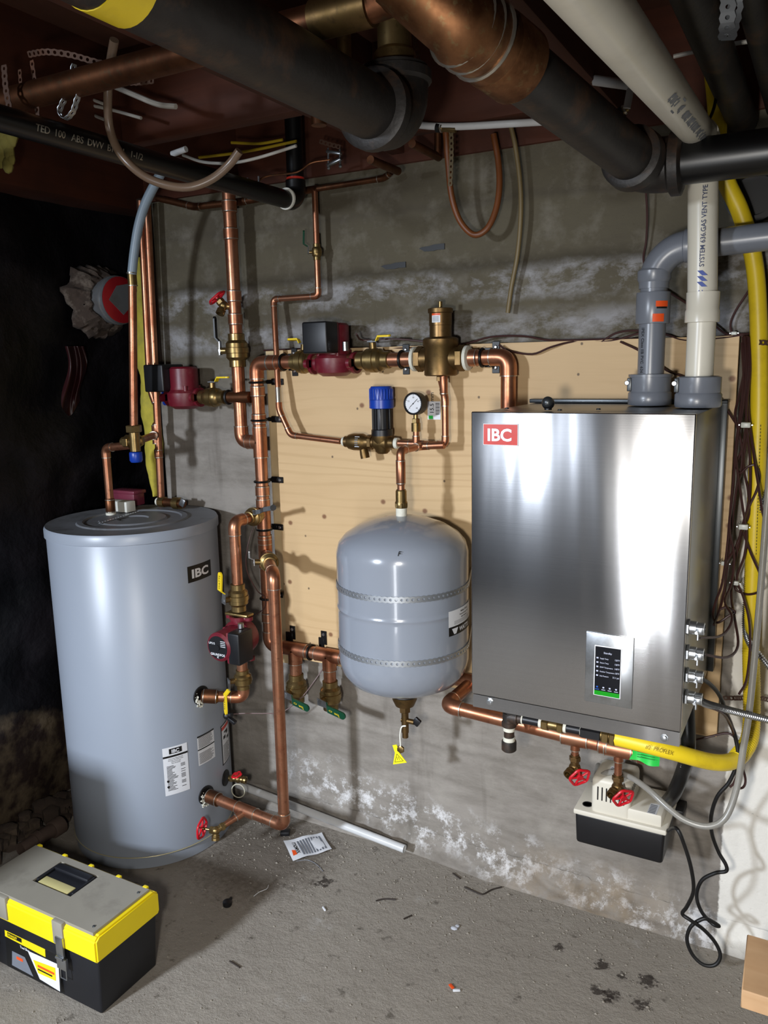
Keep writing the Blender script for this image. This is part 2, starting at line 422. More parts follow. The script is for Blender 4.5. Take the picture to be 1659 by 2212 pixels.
    def text(s, mp, txt, u, v, size, off=.0011, align='LEFT', bold=0.0, sx=1.0):
        cu = bpy.data.curves.new('t', 'FONT'); cu.body = txt; cu.size = size; cu.align_x = align; cu.offset = bold * size
        cu.resolution_u = 3
        o = bpy.data.objects.new('t', cu); COL.objects.link(o)
        dg = bpy.context.evaluated_depsgraph_get(); me = bpy.data.meshes.new_from_object(o.evaluated_get(dg))
        vs = [s.vert(mp(u + q.co.x * sx, v + q.co.y, off)) for q in me.vertices]
        for p in me.polygons: s.face([vs[i] for i in p.vertices])
        bpy.data.objects.remove(o); bpy.data.curves.remove(cu); bpy.data.meshes.remove(me); return s
    def build(s, name, mat=None, parent=None, label=None, sharp=38):
        if mat: s.mats[:] = s.mats or [mat]
        if not s.mats: s.mats = [mat]
        org = ORG.get(parent.name, V((0, 0, 0))) if parent else V((0, 0, 0))
        for v in s.b.verts: v.co -= org
        bmesh.ops.recalc_face_normals(s.b, faces=list(s.b.faces)) if len(s.b.faces) < 60000 else None
        me = bpy.data.meshes.new(name); s.b.to_mesh(me); s.b.free()
        for m_ in s.mats: me.materials.append(m_)
        me.polygons.foreach_set('use_smooth', [True] * len(me.polygons))
        try: me.set_sharp_from_angle(angle=math.radians(sharp))
        except Exception: pass
        o = bpy.data.objects.new(name, me); COL.objects.link(o)
        if parent: o.parent = parent
        ORG[o.name] = org
        if label: o['label'] = label
        return o
def mb(mat): return MB().m(mat)
def thing(name, label, cat, loc, group=None):
    o = bpy.data.objects.new(name, None); COL.objects.link(o); o.location = V(loc); o.empty_display_size = .05
    ORG[o.name] = V(loc); o['label'] = label; o['category'] = cat
    if group: o['group'] = group
    return o
def tag(o, label, cat, group=None):
    o['label'] = label; o['category'] = cat
    if group: o['group'] = group
    return o
def struct(o): o['kind'] = 'structure'; return o
def planemap(o, U, Vv):
    o, U, Vv = V(o), V(U).normalized(), V(Vv).normalized(); N = U.cross(Vv)
    return lambda u, v, off: o + U * u + Vv * v + N * off
def cylmap(c, r, a0, z0):       # vertical cylinder, u arc length to the right seen from outside
    return lambda u, v, off: V((c[0] + (r + off) * math.cos(a0 + u / r), c[1] + (r + off) * math.sin(a0 + u / r), z0 + v))
def pipemap(p, d, ref, r):      # u along the axis d, v around, starting on side ref
    p, d, ref = V(p), V(d).normalized(), V(ref); n = (ref - d * ref.dot(d)).normalized(); t = n.cross(d)
    return lambda u, v, off: p + d * u + (n * math.cos(v / r) + t * math.sin(v / r)) * (r + off)

# ------------------------------------------------------------------ plumbing helpers
def elbow(root, a, b, c, r, mat=COPPER, solder=SOLDER, k=1.5, name='elbow'):
    a, b, c = V(a), V(b), V(c); d1 = (a - b).normalized(); d2 = (c - b).normalized()
    L = r * k; p, q = b + d1 * L, b + d2 * L
    m = mb(mat); pts = [p + d1 * r * .9] + [p * (1-s)**2 + b * 2*s*(1-s) + q*s*s for s in [i/8 for i in range(9)]] + [q + d2 * r * .9]
    m.tube(pts, r * 1.13, 18)
    if solder:
        m.m(solder); m.cyl(p + d1 * r * .86, p + d1 * (r * .86 + .0022), r * 1.17, 18); m.cyl(q + d2 * r * .86, q + d2 * (r * .86 + .0022), r * 1.17, 18)
    return m.build(name, None, root)
def run(root, pts, r, mat=COPPER, solder=SOLDER, k=1.5):
    pts = [V(p) for p in pts]
    for i in range(len(pts) - 1):
        a, b = pts[i], pts[i+1]; d = (b - a).normalized()
        A = a + d * r * k * (1 if i > 0 else 0); B = b - d * r * k * (1 if i < len(pts) - 2 else 0)
        if (B - A).dot(d) > 0: mb(mat).cyl(A, B, r, 20).build('pipe', None, root)
    for i in range(1, len(pts) - 1): elbow(root, pts[i-1], pts[i], pts[i+1], r, mat, solder, k)
def tee(root, p, dm, db, r, rb=None, mat=COPPER, L=None):
    p, dm, db = V(p), V(dm).normalized(), V(db).normalized(); rb = rb or r; L = L or r * 2.3; e = .0022
    m = mb(mat); m.cyl(p - dm * L, p + dm * L, r * 1.13); m.cyl(p, p + db * L, rb * 1.13)
    if True:
        m.m(SOLDER); m.cyl(p - dm * (L + e), p - dm * L, r * 1.17); m.cyl(p + dm * L, p + dm * (L + e), r * 1.17); m.cyl(p + db * L, p + db * (L + e), rb * 1.17)
    return m.build('tee', None, root)
def coupling(root, p, d, r, L=.03, mat=COPPER, name='coupling'):
    p, d = V(p), V(d).normalized(); m = mb(mat); m.lathe([(r * .84, -L/2 - .006), (r * 1.13, -L/2), (r * 1.13, L/2), (r * .84, L/2 + .006)], p, d, 22)
    m.m(SOLDER); m.cyl(p - d * (L/2 + .0003), p - d * (L/2 - .0018), r * 1.16); m.cyl(p + d * (L/2 - .0018), p + d * (L/2 + .0003), r * 1.16)
    return m.build(name, None, root)
def ball_valve(label, p, ax, r, stem, lever, hcol, L=None, lev=.09, text=None, group=None, mat=BRASS, blabel=None, lw=.016):
    """p centre, ax pipe axis, stem direction, lever direction"""
    p, ax, stem, lever = V(p), V(ax).normalized(), V(stem).normalized(), V(lever).normalized(); L = L or r * 5
    t = thing('ball_valve', label, 'valve', p, group)
    m = mb(mat); h = L / 2
    m.lathe([(r*1.1, -h), (r*1.22, -h*.97), (r*1.22, -h*.6), (r*1.35, -h*.55), (r*1.62, -h*.42), (r*1.62, -h*.18), (r*1.75, -h*.15), (r*1.75, h*.15), (r*1.62, h*.18), (r*1.62, h*.42), (r*1.35, h*.55), (r*1.22, h*.6), (r*1.22, h*.97), (r*1.1, h)], p, ax, 24)
    m.build('valve_body', None, t)
    s0 = p + stem * r * 1.6; s1 = p + stem * r * 2.5
    mb(mat).cyl(s0 - stem * r * .4, s1, r * .5, 12).build('stem', None, t)
    hl = mb(CHROME); hl.hexa(s1, s1 + stem * r * .35, r * .42)
    e0 = s1 + stem * .002; side = stem.cross(lever)
    hl.prism([e0 - lever * r*.6 - side * lw*.55, e0 + lever * lev*.3 - side * lw*.45, e0 + lever * lev*.3 + side * lw*.45, e0 - lever * r*.6 + side * lw*.55], stem * .0025)
    lv = hl.build('lever', None, t)
    a = e0 + lever * lev * .28; b = e0 + lever * lev * .42 + stem * .012; c_ = e0 + lever * lev + stem * .012
    g = mb(hcol)
    for (q0, q1) in ((a, b), (b, c_)):
        g.prism([q0 - side*lw/2, q1 - side*lw/2, q1 + side*lw/2, q0 + side*lw/2], stem * .005)
    g.cyl(c_, c_ + stem * .005, lw/2, 14)
    if text:
        g.m(INK if hcol is YELH else YELH); g.text(planemap(b + stem*.005, lever, stem.cross(lever)), text, lev*.06, -lw*.25, lw*.6, .0005)
    g.build('handle_grip', None, lv, blabel)
    return t
def handwheel(root, c, ax, R=.024, mat=REDH):
    m = mb(mat); m.torus(c, ax, R, .0035, 30, 8, 5, .0016); u, v = perp(V(ax))
    for k in range(5):
        a = 2*PI*k/5; d = u*math.cos(a) + v*math.sin(a); m.tube([V(c) + d*.004, V(c) + d*R], .0028, 8)
    m.cyl(V(c) - V(ax).normalized()*.004, V(c) + V(ax).normalized()*.004, .008, 14)
    return m.build('handwheel', None, root)
def hose_bib(label, p, inl, wheel, outl, group=None, R=.024, s=1.0, mat=BRONZE, stemL=.03):
    p, inl, wheel, outl = V(p), V(inl).normalized(), V(wheel).normalized(), V(outl).normalized()
    t = thing('hose_bib', label, 'valve', p, group)
    m = mb(mat); m.cyl(p, p + inl * .035 * s, .0105*s, 16); m.hexa(p + inl*.018*s, p + inl*.03*s, .014*s); m.sphere(p, .0145*s)
    m.lathe([(.0105*s, 0), (.0105*s, .014*s), (.0135*s, .015*s), (.0135*s, .018*s), (.011*s, .019*s), (.0135*s, .022*s), (.0135*s, .03*s), (.010*s, .03*s), (.010*s, .02*s)], p, outl, 18, cap=False)
    m.build('valve_body', None, t)
    b = mb(BRASS); b.hexa(p + wheel*.008*s, p + wheel*.02*s, .013*s); b.cyl(p + wheel*.02*s, p + wheel*stemL*s, .0045*s, 10); b.build('bonnet', None, t)
    handwheel(t, p + wheel*stemL*s, wheel, R)
    return t
def clamp(label, p, ax, r, plate_dir, plate_c, pu, pv, w=.019, h=.045, both=False):
    """split ring round the pipe with a screwed plate on the plywood"""
    p, ax = V(p), V(ax).normalized(); t = thing('pipe_clamp', label, 'clamp', V(plate_c), 'black split ring clamps holding the copper loop to the plywood')
    m = mb(CLAMPM); m.torus(p, ax, r + .003, .0035, 26, 8); m.build('ring', None, t)
    pc = V(plate_c); pu, pv = V(pu), V(pv); n = V((0, -1, 0))
    m = mb(CLAMPM)
    m.box(pc, (abs(pu.x)*w + abs(pv.x)*h, .003, abs(pu.z)*w + abs(pv.z)*h), None, .0012, 1)
    m.box((pc + V((p.x, pc.y, p.z))) / 2 if not both else V((p.x, pc.y - .004, p.z)), (max(.012, abs(p.x - pc.x)), .004, max(.012, abs(p.z - pc.z))) if not both else (.018, .012, .05), None, .001, 1)
    m.tube([V((p.x, pc.y, p.z)), V((p.x, p.y + r, p.z))], .005, 10)
    m.build('plate', None, t)
    for sgn in ((1, -1) if both else (1,)):
        q = pc + (pv * h * .32 * sgn if both else pv * h * .25) + n*.0015
        mb(CHROME).lathe([(.0055, 0), (.0055, .002), (.003, .004), (.0, .0042)], q, n, 6).build('screw', None, t)
    return t
def strap(m, path, nrm, side, width=.019, pitch=.0125, hole=.0032, th=.0011):
    """perforated strap along path(s)->point, nrm(s)->outward normal, side(s)->width direction"""
    L, pf = path
    n = max(1, int(L / pitch)); pitch = L / n
    W = width / 2
    for k in range(n):
        s0 = k * pitch; rings = []
        outer = [(-.5, -.8), (0, -1), (.5, -.8), (.5, 0), (.5, .8), (0, 1), (-.5, .8), (-.5, 0)]
        inner = [(math.cos(a), math.sin(a)) for a in [math.radians(x) for x in (225, 270, 315, 0, 45, 90, 135, 180)]]
        F_, B_ = [], []
        def pt(su, sv, lay):
            s_ = s0 + pitch * .5 + su; return pf(s_) + side(s_) * sv + nrm(s_) * (th * lay)
        of = [m.vert(pt(a * pitch, b * W, 1)) for a, b in outer]; inf = [m.vert(pt(a * hole, b * hole, 1)) for a, b in inner]
        ob = [m.vert(pt(a * pitch, b * W, 0)) for a, b in outer]; inb = [m.vert(pt(a * hole, b * hole, 0)) for a, b in inner]
        for i in range(8):
            j = (i + 1) % 8
            m.face((of[i], of[j], inf[j], inf[i])); m.face((ob[j], ob[i], inb[i], inb[j])); m.face((inf[i], inf[j], inb[j], inb[i]))
            if i not in (2, 3, 6, 7): m.face((ob[i], ob[j], of[j], of[i]))
def polypath(pts):
    pts = [V(p) for p in pts]; d = [0]
    for a, b in zip(pts, pts[1:]): d.append(d[-1] + (b - a).length)
    def f(s):
        s = max(0, min(d[-1], s))
        for i in range(len(pts) - 1):
            if s <= d[i+1] or i == len(pts) - 2: return pts[i].lerp(pts[i+1], (s - d[i]) / max(1e-9, d[i+1] - d[i]))
    return d[-1], f
def hang_strap(label, pts, side=(1, 0, 0), mat=RUSTY, group=None, w=.017):
    pts = smooth(pts, 5); L, f = polypath(pts)
    def tan(s): return (f(min(L, s + .004)) - f(max(0, s - .004))).normalized()
    def sd(s): t = tan(s); v = V(side) - t * V(side).dot(t); return v.normalized()
    def nr(s): return sd(s).cross(tan(s))
    m = mb(mat); strap(m, (L, f), nr, sd, w); return tag(m.build('perforated_strap', None), label, 'strap', group)
def hose(name, label, cat, pts, r, mat, seg=10, group=None, n=6):
    return tag(mb(mat).tube(smooth(pts, n), r, seg).build(name, None), label, cat, group)
def ribbed(m, pts, r, amp, pitch, seg=12):
    L, f = polypath(smooth(pts, 8)); n = int(L / (pitch / 3)); P_, R_ = [], []
    for k in range(n + 1): P_.append(f(L * k / n)); R_.append(r + (amp if k % 3 == 1 else 0))
    m.tube(P_, R_, seg)

# ================================================================== SETTING
XW = -1.985
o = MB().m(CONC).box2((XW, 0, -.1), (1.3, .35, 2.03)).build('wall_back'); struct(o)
m = mb(DARKW)
def dsp(y, z): return -2.30 + .05 * mnoise.noise(V((y * 2.2, z * 2.2, 0))) + .018 * mnoise.noise(V((y * 9, z * 9, 3)))
gy = [(-4.6 + 5.4 * i / 130) for i in range(131)]; gz = [(-.05 + 2.1 * j / 52) for j in range(53)]
g = [[m.vert(V((dsp(y, z), y, z))) for z in gz] for y in gy]
for i in range(130):
    for j in range(52): m.face((g[i][j], g[i+1][j], g[i+1][j+1], g[i][j+1]))
struct(m.build('wall_left', None, sharp=60))
struct(mb(DARKW).box2((-2.45, .62, -.1), (XW + .3, .7, 2.3)).build('wall_recess'))
struct(mb(CONC).box2((1.3, -4.7, -.1), (1.4, .4, 2.3)).build('wall_right'))
struct(mb(CONC).box2((-2.5, -4.8, -.1), (1.4, -4.7, 2.3)).build('wall_front'))
struct(mb(FLOORM).box2((-2.5, -4.8, -.1), (1.4, .7, 0)).build('floor'))
struct(mb(SUBFL).box2((-2.5, -4.8, 2.27), (1.4, .7, 2.32)).build('ceiling'))
# rubble footing
m = mb(CONC); nx, ny = 330, 16; g = []
for i in range(nx + 1):
    x = XW + (1.3 - XW) * i / nx; row = []
    big = .5 + .5 * mnoise.noise(V((x * 1.7, 4, 0))) + .22 * mnoise.noise(V((x * 9, 1, 0))) + .12 * mnoise.noise(V((x * 31, 2, 0)))
    for j in range(ny + 1):
        s = j / ny; hh = .05 + .04 * big * (1 if x < -.5 else .5); dd = (.022 + .022 * big) if x < -1.05 else (.022 + .022 * big) + min(1, (x + 1.05) / .25) * .03
        y = -.001 - dd * s ** .9; z = hh * (1 - s) ** 1.7 - .003
        nz = mnoise.fractal(V((x * 22, y * 22, z * 22)), 1, 2, 4); k = math.sin(PI * min(1, s * 1.1 + .12))
        y -= .016 * nz * k; z += .012 * nz * k
        row.append(m.vert(V((x, min(-.0005, y), z if 0 < j < ny else (hh if j == 0 else -.006)))))
    g.append(row)
for i in range(nx):
    for j in range(ny): m.face((g[i][j], g[i+1][j], g[i+1][j+1], g[i][j+1]))
struct(m.build('baseboard_back', None, sharp=70))
# joists and beams
for i, (x0, x1) in enumerate(((-2.42, -2.20), (-1.64, -1.60), (-1.08, -1.04), (-.50, -.46), (.10, .14), (.66, .70))):
    struct(mb(JOIST).box2((x0, -4.6, 2.05), (x1, .6 if i == 0 else .3, 2.272), .003).build('trim_%d' % (i + 1)))
struct(mb(JOISTX).box2((-1.60, -.47, 2.05), (-1.08, -.43, 2.272), .003).build('trim_7'))
struct(mb(JOISTX).box2((-1.04, -.18, 2.05), (-.50, -.14, 2.272), .003).build('trim_8'))
struct(mb(JOISTX).box2((XW, -.012, 2.025), (1.3, .3, 2.272), .003).build('trim_9'))
a, b = P(330, 400, .03), P(330, 830, .03)
struct(mb(m_wood('corner_post', '#241a14', '#3a2a20', (30, 30, 3))).box2((XW - .028, -.02, P(330, 800, .0).z), (XW + .02, .02, 2.04), .004).build('trim_10'))

# ================================================================== PLYWOOD
t = thing('plywood_backboard', 'unpainted knotty plywood board screwed to the concrete wall behind the boiler and tank', 'board', (-.85, -.03, .57))
YP = -.032
zt, zb = 1.545, .572
mb(PLY).box2((-1.485, YP, zb), (-.188, YP + .015, zt), .0008, seg=1).build('board', None, t)
mb(STRAPW).box2((-1.525, YP + .015, zb - .03), (-1.46, -.001, zt), .001, seg=1).build('strapping', None, t, 'pale wood strapping strip showing along the left edge')
mb(STRAPW).box2((-.9, YP + .015, zb - .01), (-.86, -.001, zt), .001, seg=1).build('strapping', None, t)
mb(STRAPW).box2((-.24, YP + .015, zb - .01), (-.2, -.001, zt), .001, seg=1).build('strapping', None, t)
mp = planemap(P(924, 906, -YP), (1, 0, 0), (0, 0, 1)); sc = (P(952, 906, -YP) - P(924, 906, -YP)).x
H_ = (P(924, 867, -YP) - P(924, 906, -YP)).z
m = mb(PAPER).patch(mp, 0, 0, sc, H_, .0006); m.m(INK)
rot = lambda u, v, off: mp(sc * .48 - v, u, off)
m.text(rot, '15.5 mm', H_ * .32, 0, sc * .42, .0010, 'LEFT', .01)
for k in range(11): m.patch(mp, sc * .62, H_ * (.28 + k * .062), sc * .93, H_ * (.28 + k * .062 + (.018 if k % 3 else .036)), .0010)
m.m(GREENT); m.patch(mp, sc * .08, H_ * .03, sc * .42, H_ * .22, .0010)
m.build('mill_sticker', None, t, 'small white barcode sticker')

# slots left by form ties; the shade inside is painted as black strips
for k, (x0, y0, x1, y1) in enumerate(((906, 527, 961, 544), (824, 567, 877, 582))):
    a = P(x0, y1, 0); b = P(x1, y0, 0); L_ = b.x - a.x; zc_ = (a.z + b.z) / 2; hh_ = .0085
    m = mb(INK)
    m.prism([V((a.x + L_ * u_, -.0002, zc_ + hh_ * v_)) for u_, v_ in ((0, .1), (.10, -.3), (.2, -.9), (.55, -1), (.72, -.75), (1, -.8), (1, 1), (.6, .95), (.4, .6), (.12, .5))], (0, -.003, 0))
    tag(m.build('form_tie_strip', None), ['black form tie strip set in the upper wall, the right and higher of two', 'black form tie strip set in the upper wall, the left and lower of two'][k], 'strip', 'black strips left in the concrete')

# ================================================================== BOILER
bx0, bx1, by0, by1, bz0, bz1 = -.6625, -.2145, -.462, -.045, .732, 1.3955
t = thing('wall_boiler', 'tall stainless steel wall hung boiler with a small touchscreen', 'boiler', (-.44, -.25, bz0))
zs = P(1467, 1583, -by0).z
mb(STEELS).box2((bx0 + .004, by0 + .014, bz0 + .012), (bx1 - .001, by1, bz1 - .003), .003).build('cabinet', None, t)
m = mb(DGREY); m.box2((bx0 - .003, by1 - .03, bz1 - .002), (bx1 + .014, by1 + .008, bz1 + .008), .002); m.box2((bx1 - .004, by1 - .02, bz0 + .02), (bx1 + .013, by1 + .006, bz1), .001); m.build('rear_flange', None, t)
m = mb(STEEL); m.box2((bx0, by0, zs + .001), (bx1, by0 + .016, bz1), .0022, seg=3); m.build('front_cover', None, t)
m = mb(STEEL)
r_ = .018; pts = [V((bx0 + .045, by0 + .003, bz0)), V((bx0 + .055, by0 + .003, bz0 - .001))]
outl = [(bx0 + .002, zs - .001), (bx0 + .002, bz0 + .05), (bx0 + .012, bz0 + .008), (bx0 + .04, bz0 + .003)]
outl += [(bx1 - .02 + .018 * math.sin(a), bz0 + .018 - .018 * math.cos(a)) for a in [i * PI/12 for i in range(7)]]
outl += [(bx1 - .002, zs - .001)]
m.box2((bx0 + .002, by0 + .003, bz0 + .0), (bx1 - .002, by0 + .018, zs - .001), .0); lp = m.build('lower_panel', None, t)
for (px, py) in ((1057, 1517), (1434, 1595)):
    q = P(px, py, -by0); q.y = by0 + .003
    mb(CHROME).lathe([(.0085, 0), (.0085, .0012), (.0062, .0014), (.0062, .006), (.004, .0065), (0, .0065)], q, (0, -1, 0), 8).build('bolt', None, lp)
# badge
a, b = P(1044, 961, -by0), P(1120, 916, -by0); a.y = b.y = by0
mp = planemap(a, (1, 0, 0), (0, 0, 1)); W_, H_ = b.x - a.x, b.z - a.z
m = mb(PAPER).box2((a.x, by0 - .0016, a.z), (b.x, by0 + .001, b.z), .0005, seg=1); m.m(REDBADGE).patch(mp, .0014, .0014, W_ - .0014, H_ - .0014, .0022)
m.m(SILVERT).text(mp, 'IBC', W_ * .12, H_ * .22, H_ * .78, .0030, 'LEFT', .03, 1.02); m.build('badge', None, t, 'red badge with silver letters')
# display
def pix(px, py): q = P(px, py, -by0); q.y = by0; return q
a, b = pix(1263, 1513), pix(1371, 1378)
mp = planemap((a.x, by0, a.z), (1, 0, 0), (0, 0, 1)); W_, H_ = b.x - a.x, b.z - a.z
m = mb(CHROME).box2((a.x, by0 - .003, a.z), (b.x, by0 + .001, b.z), .0014, seg=2)
dp = m.build('display_bezel', None, t)
u0, u1, v0, v1 = W_ * .21, W_ * .74, H_ * .13, H_ * .82
mb(PAPER).box2((a.x + u0 - .002, by0 - .0042, a.z + v0 - .002), (a.x + u1 + .002, by0 - .001, a.z + v1 + .002), .001).build('screen_rim', None, dp)
m = mb(SCRD).box2((a.x + u0, by0 - .0050, a.z + v0), (a.x + u1, by0 - .002, a.z + v1), .0004, seg=1)
sw, sh = u1 - u0, v1 - v0; m2 = lambda u, v, off: mp(u0 + u, v0 + v, .005 + off)
m.m(SCRG).patch(m2, 0, 0, sw, sh * .09, .0004); m.m(SCRT).text(m2, 'Standby', sw * .5, sh * .87, sh * .05, .0005, 'CENTER', .02)
for k, (l, v_) in enumerate((('Supply Temp', '120°F'), ('Return Temp', '120°F'), ('DHW Temperature', '140°F'), ('Outdoor Temperature', '50°F'), ('Inlet Pressure', '21.1 psi'))):
    vv = sh * (.755 - k * .09)
    m.text(m2, l, sw * .2, vv, sh * .038, .0005, 'LEFT', .015, .82); m.text(m2, v_, sw * .97, vv, sh * .045, .0005, 'RIGHT', .02, .9)
    m.patch(m2, sw * .06, vv, sw * .14, vv + sh * .03, .0005)
for k in range(4): (m.m(SCRBL) if k == 0 else m.m(SCRT)); m.patch(m2, sw*(.08 + k*.25), sh*.155, sw*(.15 + k*.25), sh*.185, .0005); m.patch(m2, sw*(.04 + k*.25), sh*.115, sw*(.19 + k*.25), sh*.128, .0005)
m.build('touchscreen', None, dp, 'dark touchscreen with white readings and a green bar')
# top: flue collars
def collar(px, py, d, name, tops):
    c = P(px, py, d); c.z = bz1
    m = mb(PVCG); m.lathe([(.045, 0), (.047, .004), (.047, .026), (.044, .030)], c, (0, 0, 1), 40)
    m.lathe([(.043, .028), (.0445, .032), (.0445, .062), (.040, .064), (.038, .056)], c, (0, 0, 1), 40)
    o_ = m.build(name, None, t)
    m = mb(DGREY)
    q = c + V((-.040, -.024, .046)); m.box(q, (.010, .010, .03), None, .002); m.m(CHROME).cyl(q + V((-.004, -.010, .004)), q + V((-.004, -.003, .004)), .0055, 16, .001)
    m.build('clamp_screw', None, o_); return c
cg = collar(1403, 868, .165, 'exhaust_collar', 0); cw = collar(1507, 880, .235, 'intake_collar', 0)
q = P(1184, 882, .38); q.z = bz1
m = mb(BLKPL); m.cyl(q, q + V((0, 0, .01)), .008, 14); m.sphere(q + V((0, 0, .014)), .0135); m.m(DGREY).sphere(q + V((0, -.003, .016)), .0125); m.build('air_plug', None, t)
for dx, dy in ((-.18, -.36), (-.05, -.40), (.02, -.36)):
    mb(DGREY).lathe([(.005, 0), (.004, .003), (0, .0035)], (-.44 + dx, dy, bz1), (0, 0, 1), 8).build('screw', None, t)
GL = []
for (px, py) in ((1483, 1355), (1482, 1410), (1481, 1459), (1479, 1506)):
    q = X(px + 8, py, bx1 + .006); q.x = bx1; GL.append(q)
    m = mb(CHROME); m.hexa(q, q + V((.006, 0, 0)), .017); m.lathe([(.0135, .006), (.0135, .018), (.012, .019), (.0125, .032), (.009, .033), (.009, .022)], q, (1, 0, 0), 20)
    m.box(q + V((.025, -.013, 0)), (.013, .006, .012), None, .001); m.cyl(q + V((.02, -.02, -.004)), q + V((.02, -.006, -.004)), .003, 8); m.cyl(q + V((.02, .006, -.014)), q + V((.02, .006, -.026)), .0025, 8)
    m.build('cable_gland', None, t)

# ================================================================== HOT WATER TANK
TC, TR, TZ = (-1.88, -.265), .255, 1.04
def Tk(px, py, off=0):
    r = ray(px, py); R_ = TR + off; ox, oy = -TC[0], -CD - TC[1]
    a = r.x**2 + r.y**2; b = 2 * (ox * r.x + oy * r.y); c = ox*ox + oy*oy - R_*R_
    k = (-b - math.sqrt(max(0, b*b - 4*a*c))) / 2 / a; return CAMP + r * k
def ang(q): return math.atan2(q.y - TC[1], q.x - TC[0])
t = thing('water_heater_tank', 'big grey cylindrical hot water tank standing on the floor left of the copper pipes', 'tank', (TC[0], TC[1], 0))
mb(TANKG).lathe([(TR - .012, 0), (TR - .004, .002), (TR - .004, .040), (TR, .043), (TR, 1.008), (TR - .003, 1.012)], (*TC, 0), (0, 0, 1), 96).build('body', None, t)
m = mb(simple('trim_bead', '#b9b08a', .4, .3)).torus((TC[0], TC[1], .041), (0, 0, 1), TR, .0014, 96, 6); m.build('base_bead', None, t)
m = mb(TANKG).lathe([(TR, 1.008), (TR + .005, 1.010), (TR + .005, TZ - .008), (TR + .001, TZ)], (*TC, 0), (0, 0, 1), 96, cap=False); m.build('lid_rim', None, t)
m = mb(LIDG).lathe([(0, TZ - .002), (.045, TZ - .002), (.048, TZ + .002), (.1, TZ + .002), (.104, TZ - .002), (.145, TZ - .002), (.149, TZ + .002), (.165, TZ + .002), (.169, TZ - .002), (TR - .02, TZ - .003), (TR + .001, TZ)], (*TC, 0), (0, 0, 1), 96, cap=False); m.build('lid', None, t, 'dusty grey lid with raised rings')
def tlabel(px0, px1, py_tl, py_bl, name, fn, lab):
    qa, qb = Tk(px0, py_tl), Tk(px0, py_bl); qr = Tk(px1, (py_tl + py_bl) / 2)
    a0, a1 = ang(qa), ang(qr); W_ = (a1 - a0) * TR; H_ = qa.z - qb.z
    mp = cylmap(TC, TR, a0, qb.z); m = MB(); fn(m, mp, W_, H_); return m.build(name, None, t, lab, sharp=30)
def f_black(m, mp, W_, H_):
    m.m(INK).patch(mp, 0, 0, W_, H_, .0006, 10); m.m(PAPER).text(mp, 'IBC', W_ * .12, H_ * .25, H_ * .72, .0014, 'LEFT', .035, W_ / H_ * .66)
tlabel(404, 456, 1225, 1261, 'brand_label', f_black, 'black label with white letters IBC')
def f_spec(m, mp, W_, H_):
    m.m(PAPER).patch(mp, 0, 0, W_, H_, .0006, 10); m.m(INK).patch(mp, W_*.25, H_*.855, W_*.77, H_*.965, .0010, 6); m.patch(mp, 0, H_*.785, W_, H_*.825, .0010, 8)
    m.m(PAPER).text(mp, 'IBC', W_*.5, H_*.873, H_*.1, .0015, 'CENTER', .03, 1.05)
    m.m(INK)
    for k, s_ in enumerate(('Indirect Fired Stainless Steel', 'Domestic Hot Water Heater', 'Indirect-fire au gaz', "d'eau domestique")): m.text(mp, s_, W_*.5, H_*(.745 - k*.032), H_*.027, .0011, 'CENTER', .01, .95)
    y = .6
    while y > .08:
        n = random.uniform(.35, .8); m.patch(mp, W_*.12, H_*y, W_*(.12 + n*.55), H_*(y + .011), .0010, 4)
        if random.random() < .4: m.patch(mp, W_*.68, H_*y, W_*.86, H_*(y + .011), .0010, 2)
        y -= .024
    for v_ in (.30, .18): m.lathe([(W_*.05, 0), (W_*.05, .0003)], mp(W_*.14, H_*v_, .0008), mp(W_*.14, H_*v_, 1) - mp(W_*.14, H_*v_, 0), 16)
tlabel(350, 408, 1618, 1722, 'specification_label', f_spec, 'white label with small print under black letters IBC')
def f_two(m, mp, W_, H_):
    m.m(PAPER).patch(mp, 0, 0, W_, H_, .0006, 10); m.m(INK)
    m.patch(mp, 0, H_*.945, W_, H_, .0010, 6); m.patch(mp, 0, H_*.51, W_, H_*.55, .0010, 6)
    for b0 in (.05, .58):
        y = b0
        while y < b0 + .36: m.patch(mp, W_*.06, H_*y, W_*random.uniform(.7, .95), H_*(y + .014), .0010, 5); y += .034
tlabel(425, 464, 1592, 1657, 'instruction_label', f_two, 'white label of two text blocks with black headings')
def f_warn(m, mp, W_, H_):
    m.m(INK).patch(mp, 0, 0, W_, H_, .0006, 8); m.m(PAPER).patch(mp, W_*.07, H_*.03, W_*.93, H_*.97, .0009, 6); m.m(REDBADGE).patch(mp, W_*.07, H_*.86, W_*.93, H_*.95, .0012, 5)
    m.m(INK)
    for (a, b, c, d) in ((.2, .62, .45, .7), (.5, .7, .75, .8), (.6, .55, .85, .62), (.3, .76, .5, .8)): m.patch(mp, W_*a, H_*b, W_*c, H_*d, .0012, 2)
    y = .06
    while y < .5: m.patch(mp, W_*.14, H_*y, W_*random.uniform(.7, .88), H_*(y + .014), .0012, 3); y += .034
tlabel(476, 495, 1570, 1660, 'warning_label', f_warn, 'black framed warning label on the right side')
def gasket(q, R_, lab=None):
    n = V((q.x - TC[0], q.y - TC[1], 0)).normalized(); q = V((TC[0], TC[1], q.z)) + n * (TR - .001)
    m = mb(BLKRUB).lathe([(R_, 0), (R_, .004), (R_ * .8, .005), (R_ * .55, .002)], q, n, 30)
    return q, n, m.build('port_gasket', None, t)
qU, nU, _ = gasket(Tk(434, 1502), .030); qL, nL, _ = gasket(Tk(445, 1717), .030); qD, nD, _ = gasket(Tk(487, 1680), .026)
